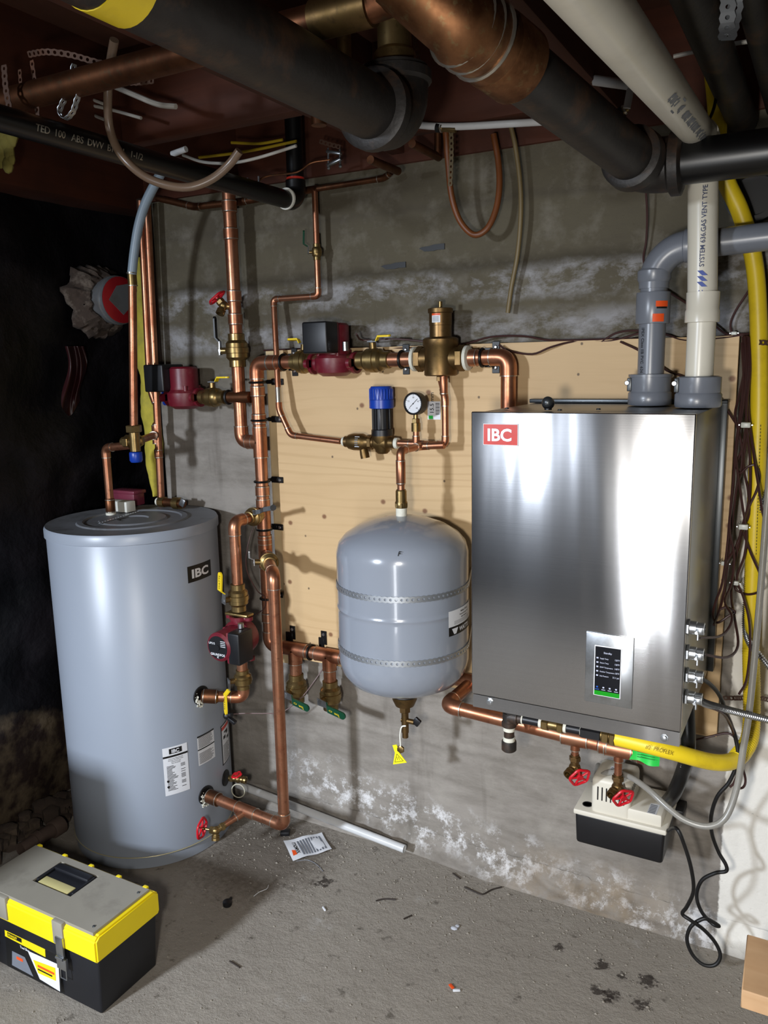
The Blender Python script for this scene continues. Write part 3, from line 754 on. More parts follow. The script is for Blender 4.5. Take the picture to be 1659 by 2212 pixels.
def dope(q, n, tt):
    m = mb(TEFLON)
    sd_ = V((0, 0, 1)).cross(n)
    for k in range(90):
        a = random.gauss(math.radians(235), .75); rr = random.uniform(.016, .026)
        c = q + n * .004 + (sd_ * math.cos(a) + V((0, 0, 1)) * math.sin(a)) * rr
        if k % 3 == 0: c = q + n * .002 + V((0, 0, -random.uniform(.020, .036))) + sd_ * random.uniform(-.016, .004)
        m.sphere(c, random.uniform(.0012, .0042), (random.uniform(.5, 1.5), random.uniform(.5, 1.5), random.uniform(.5, 1.6)), 6)
    m.build('pipe_dope', None, tt, 'crumbly white pipe dope')
dope(qU, nU, t); dope(qL, nL, t)
# aquastat box and its parts on the lid
c = Z(265, 1104, TZ)
m = mb(WHITEP).box2(c + V((-.045, -.02, 0)), c + V((.04, .02, .035)), .003); m.build('control_base', None, t)
c2 = Z(277, 1090, TZ); m = mb(simple('dark_red_cover', '#742f40', .4)).box2(c2 + V((-.05, -.02, 0)), c2 + V((.05, .03, .05)), .004); m.box2(c2 + V((-.055, -.024, .04)), c2 + V((.055, .034, .052)), .003); m.build('control_cover', None, t, 'dark red control cover')
mb(BLKRUB).tube(smooth([Tk(447, 1122), Tk(455, 1119) + V((.0, .02, .002))]), .001, 6).b.free()

# ================================================================== EXPANSION TANK
EC, ER = V((-.962, -.215, 0)), .174
t = thing('expansion_tank', 'round grey expansion tank strapped to the plywood left of the boiler', 'tank', (EC.x, EC.y, .62))
prof = [(0, .628), (.05, .630), (.11, .645), (.148, .665), (.166, .690), (ER, .72), (ER, .735), (ER, .860), (ER, .868), (ER + .0015, .870), (ER + .0015, .874), (ER, .876), (ER, .884), (ER, 1.000), (ER, 1.015), (.167, 1.040), (.15, 1.060), (.115, 1.082), (.07, 1.098), (.03, 1.106), (0, 1.108)]
mb(EXPG).lathe(prof, (EC.x, EC.y, 0), (0, 0, 1), 80, cap=False).build('shell', None, t, None, )
def Ek(px, py):
    r = ray(px, py); ox, oy = -EC.x, -CD - EC.y
    a = r.x**2 + r.y**2; b = 2 * (ox * r.x + oy * r.y); c = ox*ox + oy*oy - ER*ER
    k = (-b - math.sqrt(max(0, b*b - 4*a*c))) / 2 / a; return CAMP + r * k
qa, qb, qr = Ek(968, 1322), Ek(968, 1376), Ek(1013, 1350)
ea = lambda q: math.atan2(q.y - EC.y, q.x - EC.x)
mp = cylmap((EC.x, EC.y), ER, ea(qa), qb.z); W_, H_ = (ea(qr) - ea(qa)) * ER, qa.z - qb.z
m = mb(PAPER).patch(mp, 0, 0, W_, H_, .0016, 12); m.m(INK).patch(mp, 0, 0, W_, H_*.36, .0020, 12)
m.m(PAPER).text(mp, 'WATTS', W_*.3, H_*.1, H_*.24, .0028, 'LEFT', .03); m.prism([mp(W_*.08, H_*.28, .0026), mp(W_*.14, H_*.05, .0026), mp(W_*.2, H_*.05, .0026), mp(W_*.26, H_*.28, .0026)], mp(0, 0, .0002) - mp(0, 0, 0))
m.m(INK); m.text(mp, 'Model: ETX-60', W_*.5, H_*.84, H_*.1, .0022, 'CENTER', .02); m.text(mp, 'Pressurized Expansion Tank', W_*.5, H_*.72, H_*.085, .0022, 'CENTER', .015, .8); m.text(mp, 'with Diaphragm', W_*.5, H_*.61, H_*.085, .0022, 'CENTER', .015)
for k in range(4): m.patch(mp, W_*.15, H_*(.42 + k*.04), W_*.8, H_*(.43 + k*.04), .0020, 4)
m.build('tank_label', None, t, 'white and black maker label')
q = Ek(861, 1156); q.z = 1.04; fm = planemap(EC + (q - EC) * .0 + V((q.x - EC.x, q.y - EC.y, 0)) * .965 + V((0, 0, 1.040)), (1, 0, 0), (0, .55, .8))
mb(INK).text(fm, 'F', -.004, -.002, .018, .0014, 'LEFT', .01).build('marker_letter', None, t, 'handwritten black F')
m = mb(TEFLON).cyl((EC.x, EC.y, 1.10), (EC.x, EC.y, 1.128), .0145); m.build('neck_nipple', None, t)
m = mb(BRONZE); m.lathe([(.034, .634), (.040, .630), (.040, .622), (.036, .620), (.034, .598), (.026, .580), (.014, .576)], (EC.x, EC.y, 0), (0, 0, 1), 30, cap=False); m.build('air_valve_cup', None, t)
m = mb(BLKRUB).torus((EC.x, EC.y, .612), (0, 0, 1), .036, .0035); m.build('cup_seal', None, t)
for k, (zz, lab) in enumerate(((.930, 'shiny perforated strap around the upper half of the expansion tank'), (.765, 'dull perforated strap around the lower half of the expansion tank'))):
    R_ = ER + .0015
    a0, a1 = math.radians(-200), math.radians(20); L = (a1 - a0) * R_ + 2 * .13
    def pf(s, zz=zz, R_=R_):
        s -= .13
        if s < 0: n = V((math.cos(a0), math.sin(a0), 0)); tt = V((-n.y, n.x, 0)); return V((EC.x, EC.y, zz)) + n * R_ + tt * s
        if s > (a1 - a0) * R_: n = V((math.cos(a1), math.sin(a1), 0)); tt = V((-n.y, n.x, 0)); return V((EC.x, EC.y, zz)) + n * R_ + tt * (s - (a1 - a0) * R_)
        a = a0 + s / R_; return V((EC.x + R_ * math.cos(a), EC.y + R_ * math.sin(a), zz))
    def nf(s): a = min(a1, max(a0, a0 + (s - .13) / R_)); return V((math.cos(a), math.sin(a), 0))
    m = mb(STRAPM); strap(m, (L, pf), nf, lambda s: V((0, 0, 1)), .017, .0135, .0034)
    tag(m.build('perforated_strap', None), lab, 'strap', 'perforated straps round the expansion tank')
# service valve under it
sv = V((EC.x, EC.y, .55)); t = thing('drain_cock', 'small bronze drain cock under the expansion tank with a black lever', 'valve', sv)
m = mb(BRONZE); m.hexa((EC.x, EC.y, .560), (EC.x, EC.y, .576), .016); m.cyl((EC.x, EC.y, .50), (EC.x, EC.y, .56), .010); m.cyl((EC.x, EC.y, .485), (EC.x, EC.y, .50), .0085); m.cyl((EC.x - .01, EC.y, .535), (EC.x + .028, EC.y, .535), .007); m.build('valve_body', None, t)
mb(BLKPL).box((EC.x + .036, EC.y, .538), (.02, .01, .022), Matrix.Rotation(.6, 3, 'Y'), .003).build('lever', None, t)
t = thing('warning_tag', 'yellow triangular warning tag hanging by a white tie under the expansion tank', 'tag', (EC.x, EC.y, .48))
mb(WHITEP).tube(smooth([(EC.x + .008, EC.y - .011, .525), (EC.x - .004, EC.y - .013, .52), (EC.x - .010, EC.y - .012, .495), (EC.x - .009, EC.y - .012, .462)]), .0022, 8).build('cable_tie', None, t)
c = V((EC.x - .018, EC.y - .013, .430)); R2 = Matrix.Rotation(-.35, 3, 'Y')
def tp(u, v, off=0): return c + R2 @ V((u, -off, v))
m = mb(YELTAG); m.prism([tp(-.023, -.02), tp(.023, -.02), tp(.010, .010), tp(.010, .034), tp(-.004, .034), tp(-.004, .012)], R2 @ V((0, -.0015, 0)))
m.m(INK); 
for (a, b) in (((-.014, -.014), (.014, -.014)), ((.014, -.014), (.001, .008)), ((.001, .008), (-.014, -.014)), ((-.003, -.009), (-.002, 0)), ((.003, -.009), (.003, 0))): m.tube([tp(*a, .0017), tp(*b, .0017)], .0006, 5)
m.build('tag_plate', None, t)
m = mb(BRASS).lathe([(.012, 0), (.012, .006), (.008, .008), (0, .008)], tp(.014, .018, -.006), (0, -1, 0), 6); m.build('brass_cap', None, t)

# ================================================================== COPPER LOOP ON THE PLYWOOD
DL = .08; R1 = .0195
xL = P(566, 1040, DL).x; xR = P(1098, 840, DL).x; zT = P(850, 777, DL).z; zB = P(650, 1405, DL).z
yL = -DL
t = thing('copper_loop', 'thick copper pipe loop clamped round the plywood from pumps to boiler', 'pipe', (xL, yL, zB))
run(t, [(xR, yL, bz1 + .004 - .1), (xR, yL, zT), (xL, yL, zT), (xL, yL, zB), (P(1040, 1440, DL).x, yL, zB)], R1)
zt1 = P(560, 955, DL).z; zt2 = P(570, 1110, DL).z; zt3 = P(575, 1195, DL).z
tee(t, (xL, yL, zt1), (0, 0, 1), (-1, 0, 0), R1); tee(t, (xL, yL, zt2), (0, 0, 1), (0, -1, 0), R1, R1 * .8); tee(t, (xL, yL, zt3), (0, 0, 1), (.7, -.7, 0), R1, R1 * .8)
for py in (845, 905, 1060, 1165, 1330): coupling(t, (xL, yL, P(566, py, DL).z), (0, 0, 1), R1, .028)
for px in (590, 1000, 1020): coupling(t, (P(px, 777, DL).x, yL, zT), (1, 0, 0), R1, .028)
xb1, xb2 = P(637, 1402, DL).x, P(711, 1416, DL).x
for xb in (xb1, xb2): tee(t, (xb, yL, zB), (1, 0, 0), (0, 0, -1), R1); mb(COPPER).cyl((xb, yL, zB), (xb, yL, zB - .115), R1).build('pipe', None, t)
for k, xb in enumerate((xb1, xb2)):
    ball_valve(['bronze ball valve with green lever under the loop, left one of the pair', 'bronze ball valve with green lever under the loop, right one beside the expansion tank'][k],
               (xb, yL, zB - .128), (0, 0, 1), R1, (-.1, -1, -.1), (1, -.25, -.05), GREENH, .095, .108, '<>  wog', 'drain valves with green levers', BRASS, None, .023)
# clamps
for k, (px, nm) in enumerate(((612, 'left of the upper pump'), (868, 'between the yellow levered valve and the air separator'), (1042, 'at the top right corner of the loop'))):
    x = P(px, 777, DL).x; pl = P((637, 878, 1072)[k], 777, DL).x - .0
    xp = P((637, 878, 1072)[k], 778, -YP).x
    clamp('black clamp on the top copper run, ' + nm, (x, yL, zT), (1, 0, 0), R1, None, (xp, YP - .002, zT), (1, 0, 0), (0, 0, 1), .021, .082, True)
for k, (py, nm) in enumerate(((826, 'highest of the five'), (908, 'second from the top'), (1040, 'third from the top, below the tee'), (1143, 'fourth from the top, level with the tank lid'), (1290, 'lowest of the five'))):
    z = P(566, py, DL).z; xp = P(600, py, -YP).x
    clamp('black clamp on the left copper riser, ' + nm, (xL, yL, z), (0, 0, 1), R1, None, (xp, YP - .002, z), (0, 0, 1), (1, 0, 0), .019, .045)
for k, px in enumerate((600, 671)):
    x = P(px, 1397, DL).x; xp = P((633, 700)[k], 1370, -YP).x
    clamp('black clamp on the bottom copper run, ' + ('left one by the elbow' if k == 0 else 'right one between the two drains'), (x, yL, zB), (1, 0, 0), R1, None, (xp, YP - .002, zB + .035), (1, 0, 0), (0, 0, 1), .021, .045)

# ---- riser to the ceiling, left of the loop
xr = P(509, 700, DL).x; zv = P(511, 757, DL).z
t = thing('copper_riser', 'thick vertical copper riser from ceiling to the left side of the loop', 'pipe', (xr, yL, zt1))
run(t, [(xr, yL, 2.04), (xr, yL, zt1), (xL - R1 * 2.2, yL, zt1)], R1)
for py in (445, 505, 640, 690): coupling(t, (xr, yL, P(505, py, DL).z), (0, 0, 1), R1, .03)
ball_valve('bronze ball valve with black upright lever on the copper riser', (xr, yL, zv), (0, 0, 1), R1 * 1.05, (-1, -.25, 0), (0, 0, 1), BLKPL, .10, .095, None, None, BRASS)
q = P(483, 660, DL + .02)
hose_bib('red wheeled hose bib branching from the copper riser above its valve', q, V((xr, yL, P(500, 664, DL).z)) - q, (-.55, -.25, .75), (-.1, -.5, -.8), None, .027, 1.0, BRASS)

# ---- upper pump
def pump(label, c, ax, motor, box, L=.165, rm=.046, ml=.10, face=True, flip=1, group=None, boxs=(.085, .06, .08), boxoff=.04):
    """c centre of volute; ax pipe axis; motor axis direction; box side direction"""
    c, ax, motor, box = V(c), V(ax).normalized(), V(motor).normalized(), V(box).normalized()
    t = thing('circulator_pump', label, 'pump', c, group)
    m = mb(REDP); h = L / 2
    m.lathe([(.022, -h), (.022, h)], c, ax, 24)
    s_ = ax.cross(motor)
    for sg in (-1, 1):
        a = c + ax * h * sg
        m.lathe([(.030, 0), (.030, -.010)], a, ax * sg, 24)
        for sd in (-1, 1): m.cyl(a - ax * .010 * sg + s_ * .035 * sd, a + s_ * .035 * sd, .013, 16)
        m.box(a - ax * .005 * sg, [abs(x) * .010 + abs(y) * .07 + abs(z_) * .026 for x, y, z_ in zip(ax, s_, motor)], None, .003)
    m.lathe([(.034, -.036), (.050, -.026), (.055, -.008), (.055, .014), (.046, .024)], c, motor, 30)
    m.build('volute', None, t)
    m = mb(REDP); m.lathe([(rm, .02), (rm * 1.04, .026), (rm, .034), (rm, .02 + ml - .006), (rm - .006, .02 + ml)], c, motor, 36)
    for k in range(4):
        a = PI/4 + k * PI/2; u, v = perp(motor); q = c + (u*math.cos(a) + v*math.sin(a)) * rm * .98; m.cyl(q + motor * .012, q + motor * .036, .007, 10)
    mo = m.build('motor', None, t)
    if face:
        fm = planemap(c + motor * (.02 + ml), V((1, 0, 0)) if abs(motor.y) > .7 else (1, 0, 0), (0, 0, 1))
        m = mb(BLKPL).lathe([(rm - .009, 0), (rm - .009, .0015), (.008, .0015), (.008, .004), (0, .004)], c + motor * (.02 + ml - .0005), motor, 30)
        m.m(PAPER).text(fm, 'GRUNDFOS', 0, -rm * .55, .010, .002, 'CENTER', .02); m.text(fm, 'UPS15', -.02, rm*.2, .009, .002, 'CENTER', .01); m.text(fm, 'X', 0, -rm * .72, .009, .002, 'CENTER', .03)
        for k in range(4): m.patch(fm, .012, rm*(.1 + .12*k), .03, rm*(.14 + .12*k), .002)
        m.build('name_plate', None, mo, 'round black name plate')
    bc = c + motor * (.02 + ml * .55) + box * (rm + boxoff - .015)
    up_ = motor.cross(box)
    size = [abs(motor[i]) * boxs[0] + abs(box[i]) * boxs[1] + abs(up_[i]) * boxs[2] for i in range(3)]
    m = mb(REDP); m.box(bc - box * boxs[1] * .42, [s_2 * .98 if abs(box[i]) < .5 else boxs[1] * .4 for i, s_2 in enumerate(size)], None, .003); m.build('box_base', None, mo)
    m = mb(BLKPL); m.box(bc, size, None, .005, 3); m.build('terminal_box', None, mo)
    q = bc + up_ * boxs[2] * .55 * flip - box * .01
    return t
xp_ = P(722, 777, DL).x
tp_ = pump('dark red circulator pump with black box on top of the copper loop', (xp_, yL, zT - .006), (1, 0, 0), (0.0, 0, 1), (0, -1, 0), .15, .044, .09, False)
mb(CHROME).cyl((P(748, 745, .13).x, -.135, P(748, 745, .13).z - .016), (P(748, 745, .13).x, -.135, P(748, 745, .13).z + .008), .008, 12).build('cable_clamp', None, tp_)
# flange valves either side
def flange_valve(label, p, ax, r, stem, lever, col, L=.075, lev=.08, group=None, text=None, toward=1):
    v_ = ball_valve(label, p, ax, r, stem, lever, col, L, lev, text, group, BRASS)
    return v_
ball_valve('bronze flange valve with yellow lever right of the upper pump', (P(808, 777, DL).x, yL, zT), (1, 0, 0), R1, (0, -.15, 1), (1, 0, .0), YELH, .10, .05, None, 'flange valves on the upper pump')
ball_valve('bronze flange valve with yellow lever left of the upper pump', (P(655, 780, DL).x, yL, zT), (1, 0, 0), R1, (0, .15, 1), (-1, 0, .0), YELH, .075, .05, None, 'flange valves on the upper pump')

# ---- air separator
xa = P(952, 760, DL).x
t = thing('air_separator', 'squat bronze air separator on the top copper run between two white doped unions', 'fitting', (xa, yL, zT))
m = mb(BRONZE); m.lathe([(.040, -.045), (.044, -.042), (.044, .030), (.047, .034), (.047, .050), (.042, .054), (.031, .056)], (xa, yL, zT), (0, 0, 1), 32); m.cyl((xa - .068, yL, zT), (xa + .068, yL, zT), .029, 24)
for s_ in (-1, 1): m.hexa((xa + s_ * .050, yL, zT), (xa + s_ * .070, yL, zT), .034)
m.cyl((xa, yL, zT - .058), (xa, yL, zT - .04), .013, 6); m.build('body', None, t)
m = mb(BRONZE); m.lathe([(.029, .054), (.029, .085), (.030, .086), (.030, .116), (.033, .118), (.033, .128), (.028, .130), (.010, .131)], (xa, yL, zT), (0, 0, 1), 28); m.build('float_chamber', None, t)
mb(BRASS).cyl((xa, yL, zT + .13), (xa, yL, zT + .146), .0055, 12).build('vent_nipple', None, t)
cm = lambda u, v, off: V((xa + (.0305 + off) * math.cos(-PI*.5 + u / .03 + .38), yL + (.0305 + off) * math.sin(-PI*.5 + u / .03 + .38), zT + .092 + v))
m = mb(PAPER).patch(cm, -.022, 0, 0.001, .022, .0004, 6); m.m(ORANGE).patch(cm, -.022, .018, 0.001, .023, .0006, 6); m.m(PRGREY)
for k in range(4): m.patch(cm, -.019, .003 + k * .0035, -.003, .0045 + k * .0035, .0006, 3)
m.build('sticker', None, t, 'small white sticker with an orange edge')
for s_ in (-1, 1): mb(TEFLON).lathe([(.026, 0), (.032, .002), (.032, .010), (.024, .013)], (xa + s_ * .070, yL, zT), (s_, 0, 0), 26).build('doped_union', None, t)

# ---- feed line: half inch copper
r5 = .0085; DF = .095
zf = P(880, 958, DF).z
pts = [P(683, 400, .05), P(683, 640, .05), P(591, 646, .05), P(598, 880, DF), P(628, 940, DF), P(735, 948, DF)]
pts[0].z = 1.985; pts[1].x = pts[0].x = P(685, 560, .05).x; pts[2].z = pts[1].z
pts[3] = P(603, 885, DF)
pts[5].z = zf
t = thing('feed_water_line', 'thin copper feed pipe stepping down from the ceiling to the blue capped regulator', 'pipe', pts[1])
run(t, pts, r5, k=1.6)
mb(SOLDER).cyl(pts[3].lerp(pts[2], .20), pts[3].lerp(pts[2], .02), r5 * 1.06).build('solder_smear', None, t)
ball_valve('small ball valve with dark green lever on the thin copper feed pipe', (pts[0].x, pts[0].y, P(680, 545, .05).z), (0, 0, 1), r5, (-1, -.6, 0), (0, .1, 1), GREENH, .045, .055, None, None, BRASS, lw=.011)
# backflow preventer
c = P(775, 950, DF); c.z = zf
t = thing('backflow_preventer', 'small bronze backflow preventer with a downturned outlet on the feed line', 'valve', c)
m = mb(BRONZE); m.lathe([(.012, -.046), (.016, -.044), (.016, -.034), (.021, -.03), (.024, -.016), (.024, .014), (.020, .022), (.018, .026), (.018, .042), (.014, .046)], c, (1, 0, 0), 24); m.lathe([(.010, 0), (.013, .028), (.013, .040), (.010, .040)], c + V((.012, 0, -.006)), (.2, 0, -1), 18); m.hexa(c + V((.034, 0, 0)), c + V((.046, 0, 0)), .021); m.build('body', None, t)
pm = lambda u, v, off: c + V((u, -(.0243 + off) * math.cos(v / .024), (.0243 + off) * math.sin(v / .024)))
m = mb(PAPER).patch(pm, -.002, -.012, .013, .018, .0003, 1); m.m(PRGREY)
for k in range(5): m.patch(pm, 0, -.010 + k*.005, .010, -.008 + k*.005, .0006)
m.build('sticker', None, t)
mb(TEFLON).cyl(c - V((.052, 0, 0)), c - V((.045, 0, 0)), .013).build('doped_joint', None, t)
# regulator
c = P(826, 952, DF); c.z = zf
t = thing('pressure_regulator', 'pressure regulator with a tall bright blue cap on a black ribbed neck', 'valve', c)
m = mb(BRONZE); m.lathe([(.013, -.042), (.016, -.04), (.016, -.024), (.022, -.018), (.024, 0), (.022, .018), (.016, .024), (.016, .038), (.013, .04)], c, (1, 0, 0), 24); m.lathe([(.014, -.030), (.020, -.024), (.024, 0), (.028, .014), (.028, .022)], c, (0, 0, 1), 26); m.build('body', None, t)
m = mb(BLKPL); m.lathe([(.030, .020), (.030, .036), (.028, .038)], c, (0, 0, 1), 10); m.cyl(c + V((0, 0, .036)), c + V((0, 0, .10)), .022, 20)
for k in range(10):
    a = 2*PI*k/10; m.box(c + V((.0235*math.cos(a), .0235*math.sin(a), .066)), (.006, .006, .056), Matrix.Rotation(a, 3, 'Z'), .001)
m.build('neck', None, t)
m = mb(BLUEH); prof = [(.030, .094), (.034, .096), (.034, .118), (.0315, .119), (.0315, .150), (.028, .155), (0, .156)]
m.lathe(prof, c, (0, 0, 1), 32)
for k in range(24):
    a = 2*PI*k/24; m.box(c + V((.0318*math.cos(a), .0318*math.sin(a), .134)), (.003, .0035, .028), Matrix.Rotation(a, 3, 'Z'), .0008)
m.build('blue_cap', None, t)
mb(TEFLON).cyl(c + V((.040, 0, 0)), c + V((.05, 0, 0)), .015).build('doped_joint', None, t)
# gauge line and branch
xg = P(899, 955, DF).x; xv = P(962, 950, DF).x; xe = EC.x
t = thing('makeup_pipe', 'thin copper pipe joining regulator, gauge, air separator and expansion tank', 'pipe', (xv, -DF, zf))
ze = P(873, 974, -EC.y).z
run(t, [(c.x + .045, -DF, zf), (xv, -DF, zf), (xv, -DF, zT - .10), (xa, yL, zT - .055)], r5 * 1.05, k=1.6)
tee(t, (xg, -DF, zf), (1, 0, 0), (0, 0, 1), r5 * 1.05, None, COPPER, .02)
coupling(t, (P(957, 840, DF).x + .002, -DF, P(957, 830, DF).z), (0, 0, 1), r5 * 1.1, .05)
run(t, [(xe, EC.y, 1.16), (xe, EC.y, ze), (xe + .004, -DF - .012, ze + .001), (xe + .075, -DF - .012, zf)], r5 * 1.15, k=1.6)
coupling(t, (xe, EC.y, P(873, 1020, -EC.y).z), (0, 0, 1), r5 * 1.3, .06)
m = mb(BRASS); m.lathe([(.0155, 1.128), (.0165, 1.132), (.0165, 1.143), (.0145, 1.146), (.0145, 1.172), (.012, 1.176)], (xe, EC.y, 0), (0, 0, 1), 20, cap=False); m.hexa((xe, EC.y, 1.128), (xe, EC.y, 1.142), .018); m.build('brass_adapter', None, t, 'bright brass adapter')
cg2 = P(897, 872, DF + .005)
m = mb(COPPER).cyl((xg, -DF, zf + .02), (xg, -DF, cg2.z - .04), r5); m.build('pipe', None, t)
t = thing('pressure_gauge', 'round dial pressure gauge with white face standing on the thin copper pipe', 'gauge', (xg, -DF, cg2.z - .06))
m = mb(BRASS); m.cyl((xg, -DF, cg2.z - .075), (xg, -DF, cg2.z - .052), .0125, 18); m.hexa((xg, -DF, cg2.z - .052), (xg, -DF, cg2.z - .040), .0115); m.cyl((xg, -DF, cg2.z - .04), (xg, -DF, cg2.z - .02), .0065); m.build('stem', None, t)
gc = V((xg, -DF, cg2.z)); gn = V((-.12, -1, .03)).normalized(); rg = .030
m = mb(BLKPL).lathe([(rg - .002, -.012), (rg, -.010), (rg, .014), (rg - .002, .016), (rg - .005, .013)], gc, gn, 40, cap=False); m.lathe([(rg - .002, -.012), (0, -.014)], gc, gn, 40, cap=False); m.build('case', None, t)
gu = V((0, 0, 1)).cross(gn).normalized() * 1; gv = gn.cross(gu)
fm = planemap(gc + gn * .0115, gu, gv)
m = mb(PAPER).lathe([(rg - .003, 0), (rg - .003, .0005)], gc + gn * .011, gn, 36); m.m(INK)
for k in range(21):
    a = math.radians(225 - k * 13.5); r0 = rg * (.72 if k % 5 == 0 else .78); u_, v_ = math.cos(a), math.sin(a)
    m.tube([fm(u_*r0, v_*r0, .0004), fm(u_*rg*.84, v_*rg*.84, .0004)], .0003 if k % 5 else .0006, 4)
for k in range(5):
    a = math.radians(225 - k * 67.5); m.text(fm, ('0', '15', '30', '45', '60')[k], math.cos(a)*rg*.55, math.sin(a)*rg*.55 - .002, .006, .0006, 'CENTER')
m.tube([fm(-.010, -.009, .0012), fm(.014, .013, .0012)], .0006, 5); m.sphere(fm(0, 0, .001), .0018, (1, 1, 1), 8); m.build('dial', None, t)

# ================================================================== TANK CIRCUITS
r1 = .0165
yo = X(508, 1128, xL).y
t = thing('tank_supply_pipe', 'copper pipe with pump running from the loop down to the upper tank port', 'pipe', (xL, yo, .5))
zo = zt2; zbot = P(522, 1515, -yo).z
xq = xL - .004
qUo = qU + nU * .03
run(t, [(xL, yL - .03, zo), (xq, yo, zo), (xq, yo, P(512, 1262, -yo).z)], r1)
zpb = P(520, 1505, -yo).z
run(t, [(xq, yo, P(516, 1375, -yo).z - .066), (xq, yo - .0, zpb), qU + nU * .012 + V((0, 0, 0))], r1)
du_ = (V((xq, yo, zpb)) - qU).normalized(); coupling(t, qU + nU * .012 + du_ * .02, du_, r1 * 1.15, .04, COPPER_OLD)
ball_valve('bronze valve with plain zinc lever on the upper branch of the loop', (xL, yL - .05, zo), (0, 1, 0), r1, (.5, -.5, .35), (.93, .12, .2), CHROME, .055, .062, None, None, BRASS, None, .018)
ball_valve('brass flange valve with yellow lever above the pump beside the tank', (xq, yo, P(513, 1290, -yo).z), (0, 0, 1), r1 * 1.1, (-.4, -.95, 0), (.10, 0, 1), YELH, .085, .080, 'WATTS', 'yellow levered pump valves', BRASS, None, .021)
ball_valve('brass flange valve with yellow lever below the pump beside the tank', (xq, yo, P(520, 1466, -yo).z), (0, 0, 1), r1, (-.55, -.85, 0), (-.02, 0, -1), YELH, .062, .092, 'WATTS', 'yellow levered pump valves', BRASS, None, .021)
m = mb(BRASS); zf_ = P(514, 1313, -yo).z
zf_ = P(516, 1375, -yo).z + .0675 + .005; m.box((xq, yo, zf_), (.085, .036, .010), None, .004); m.build('brass_flange', None, t)
pc = V((xq, yo, P(516, 1375, -yo).z))
tp2 = pump('red circulator pump with round black face beside the grey tank', pc, (0, 0, 1), (0, -1, 0), (1, 0, 0), .135, .044, .085, True, 1, None, (.066, .042, .096), .024)
m = mb(CHROME); q = V((xq + .045, yo - .05, pc.z + .05)); m.cyl(q, q + V((0, 0, .014)), .009, 12); m.build('cable_clamp', None, tp2)
# lower circuit
qLo = qL + nL * .012; end = V((-1.318, -.31, qL.z - .012)); zt3v = P(612, 1238, .28).z
t = thing('tank_return_pipe', 'tall copper return pipe dropping in front of the plywood to the lower tank port', 'pipe', (end.x, end.y, end.z))
v1 = V((xL + .012, yL - .012, zt3)); top = V((end.x, end.y + .005, zt3v))
run(t, [v1, top, end, qLo], r1)
dlow = (end - qLo).normalized(); coupling(t, qLo + dlow * .022, dlow, r1 * 1.15, .04, COPPER_OLD); tq = qLo.lerp(end, .52); bdir = V((-.45, -.85, -.28)).normalized()
tee(t, tq, dlow, bdir, r1, .010, COPPER, .035)
dv = (top - v1).normalized()
vp = v1.lerp(top, .42)
ball_valve('bronze valve with small zinc handle on the diagonal branch off the loop', vp, dv, r1, (dv.cross(V((0, 0, 1))) * 1.0 + V((0, 0, .1))), (0, 0, 1), CHROME, .05, .03, None, None, BRASS)
hb = tq + bdir * .105
mb(COPPER).cyl(tq + bdir * .03, hb, .009).build('pipe', None, t)
hose_bib('small drain valve with a red wheel near the floor at the foot of the tank', hb, -bdir, (-1, -.25, .05), (.15, -.3, -.95), None, .029, .9, BRASS, .05)
# tank drain bib
hq = qD + nD * .045
hose_bib('tank drain tap with a red handle under the warning label', hq, -nD, (-.2, -.2, 1), nD + V((0, 0, -.1)), None, .014, .9, BRASS, .016)
tag(mb(simple('tie_cord', '#b8b4a0', .5)).torus(hq + V((.012, -.018, -.03)), (.3, -1, .1), .022, .0018, 24, 6).build('wire_ring', None), 'pale wire loop hanging from the tank drain tap', 'loop')

# ================================================================== MIXING VALVE AND DOMESTIC PIPES
ba = Z(240, 1112, TZ); bb = Z(349, 1094, TZ)
yA, yB = ba.y, bb.y
zm = P(291, 955, -yA).z
xm = P(291, 950, -yA).x; adp = P(286, 608, -yA)
t = thing('mixing_valve_pipework', 'copper pipes rising from the tank lid to a brass mixing valve', 'pipe', ba)
run(t, [ba, V((ba.x, yA, P(237, 968, -yA).z)), V((xm - .02, yA, P(237, 968, -yA).z + .012))], .0125)
mb(TEFLON).cyl(ba, ba + V((0, 0, .008)), .016).build('doped_joint', None, t)
coupling(t, ba + V((0, 0, .03)), (0, 0, 1), .0135, .04, COPPER_OLD)
zk = P(286, 608, -yA).z
mb(COPPER).cyl((xm, yA, zm + .04), (adp.x, yA, zk), .0122).build('pipe', None, t); xk = adp.x
m = mb(BRASS).cyl((xk, yA, zk - .012), (xk, yA, zk + .024), .0135); m.m(SOLDER).cyl((xk, yA, zk + .022), (xk, yA, zk + .026), .0150); m.cyl((xk, yA, zk - .014), (xk, yA, zk - .011), .0148); m.build('pex_adapter', None, t)
c = V((xm, yA, zm))
t = thing('mixing_valve', 'brass mixing valve with a bright blue knob underneath above the tank', 'valve', c)
m = mb(BRASS); m.cyl(c + V((0, 0, -.028)), c + V((0, 0, .05)), .016, 20); m.hexa(c + V((0, 0, .03)), c + V((0, 0, .052)), .024)
rt = V((1, .9, 0)).normalized()
m.cyl(c - V((.05, 0, 0)), c, .015); m.hexa(c - V((.038, 0, 0)), c - V((.016, 0, 0)), .022)
jx = V((bb.x, yB, zm + .006))
rd = (jx - c).normalized(); m.hexa(c + rd * .018, c + rd * .036, .021); m.cyl(c, c + rd * .05, .014); m.build('body', None, t)
mb(BLUEH).lathe([(.018, -.03), (.020, -.034), (.020, -.056), (.016, -.062), (0, -.063)], c, (0, 0, 1), 16).build('blue_knob', None, t)
t = thing('cold_water_pipe', 'tall copper pipe dropping from the ceiling onto the back of the tank lid', 'pipe', bb)
mb(COPPER).cyl(c + rd * .045, jx, .0115).build('pipe', None, t)
zj = P(336, 820, -yB).z
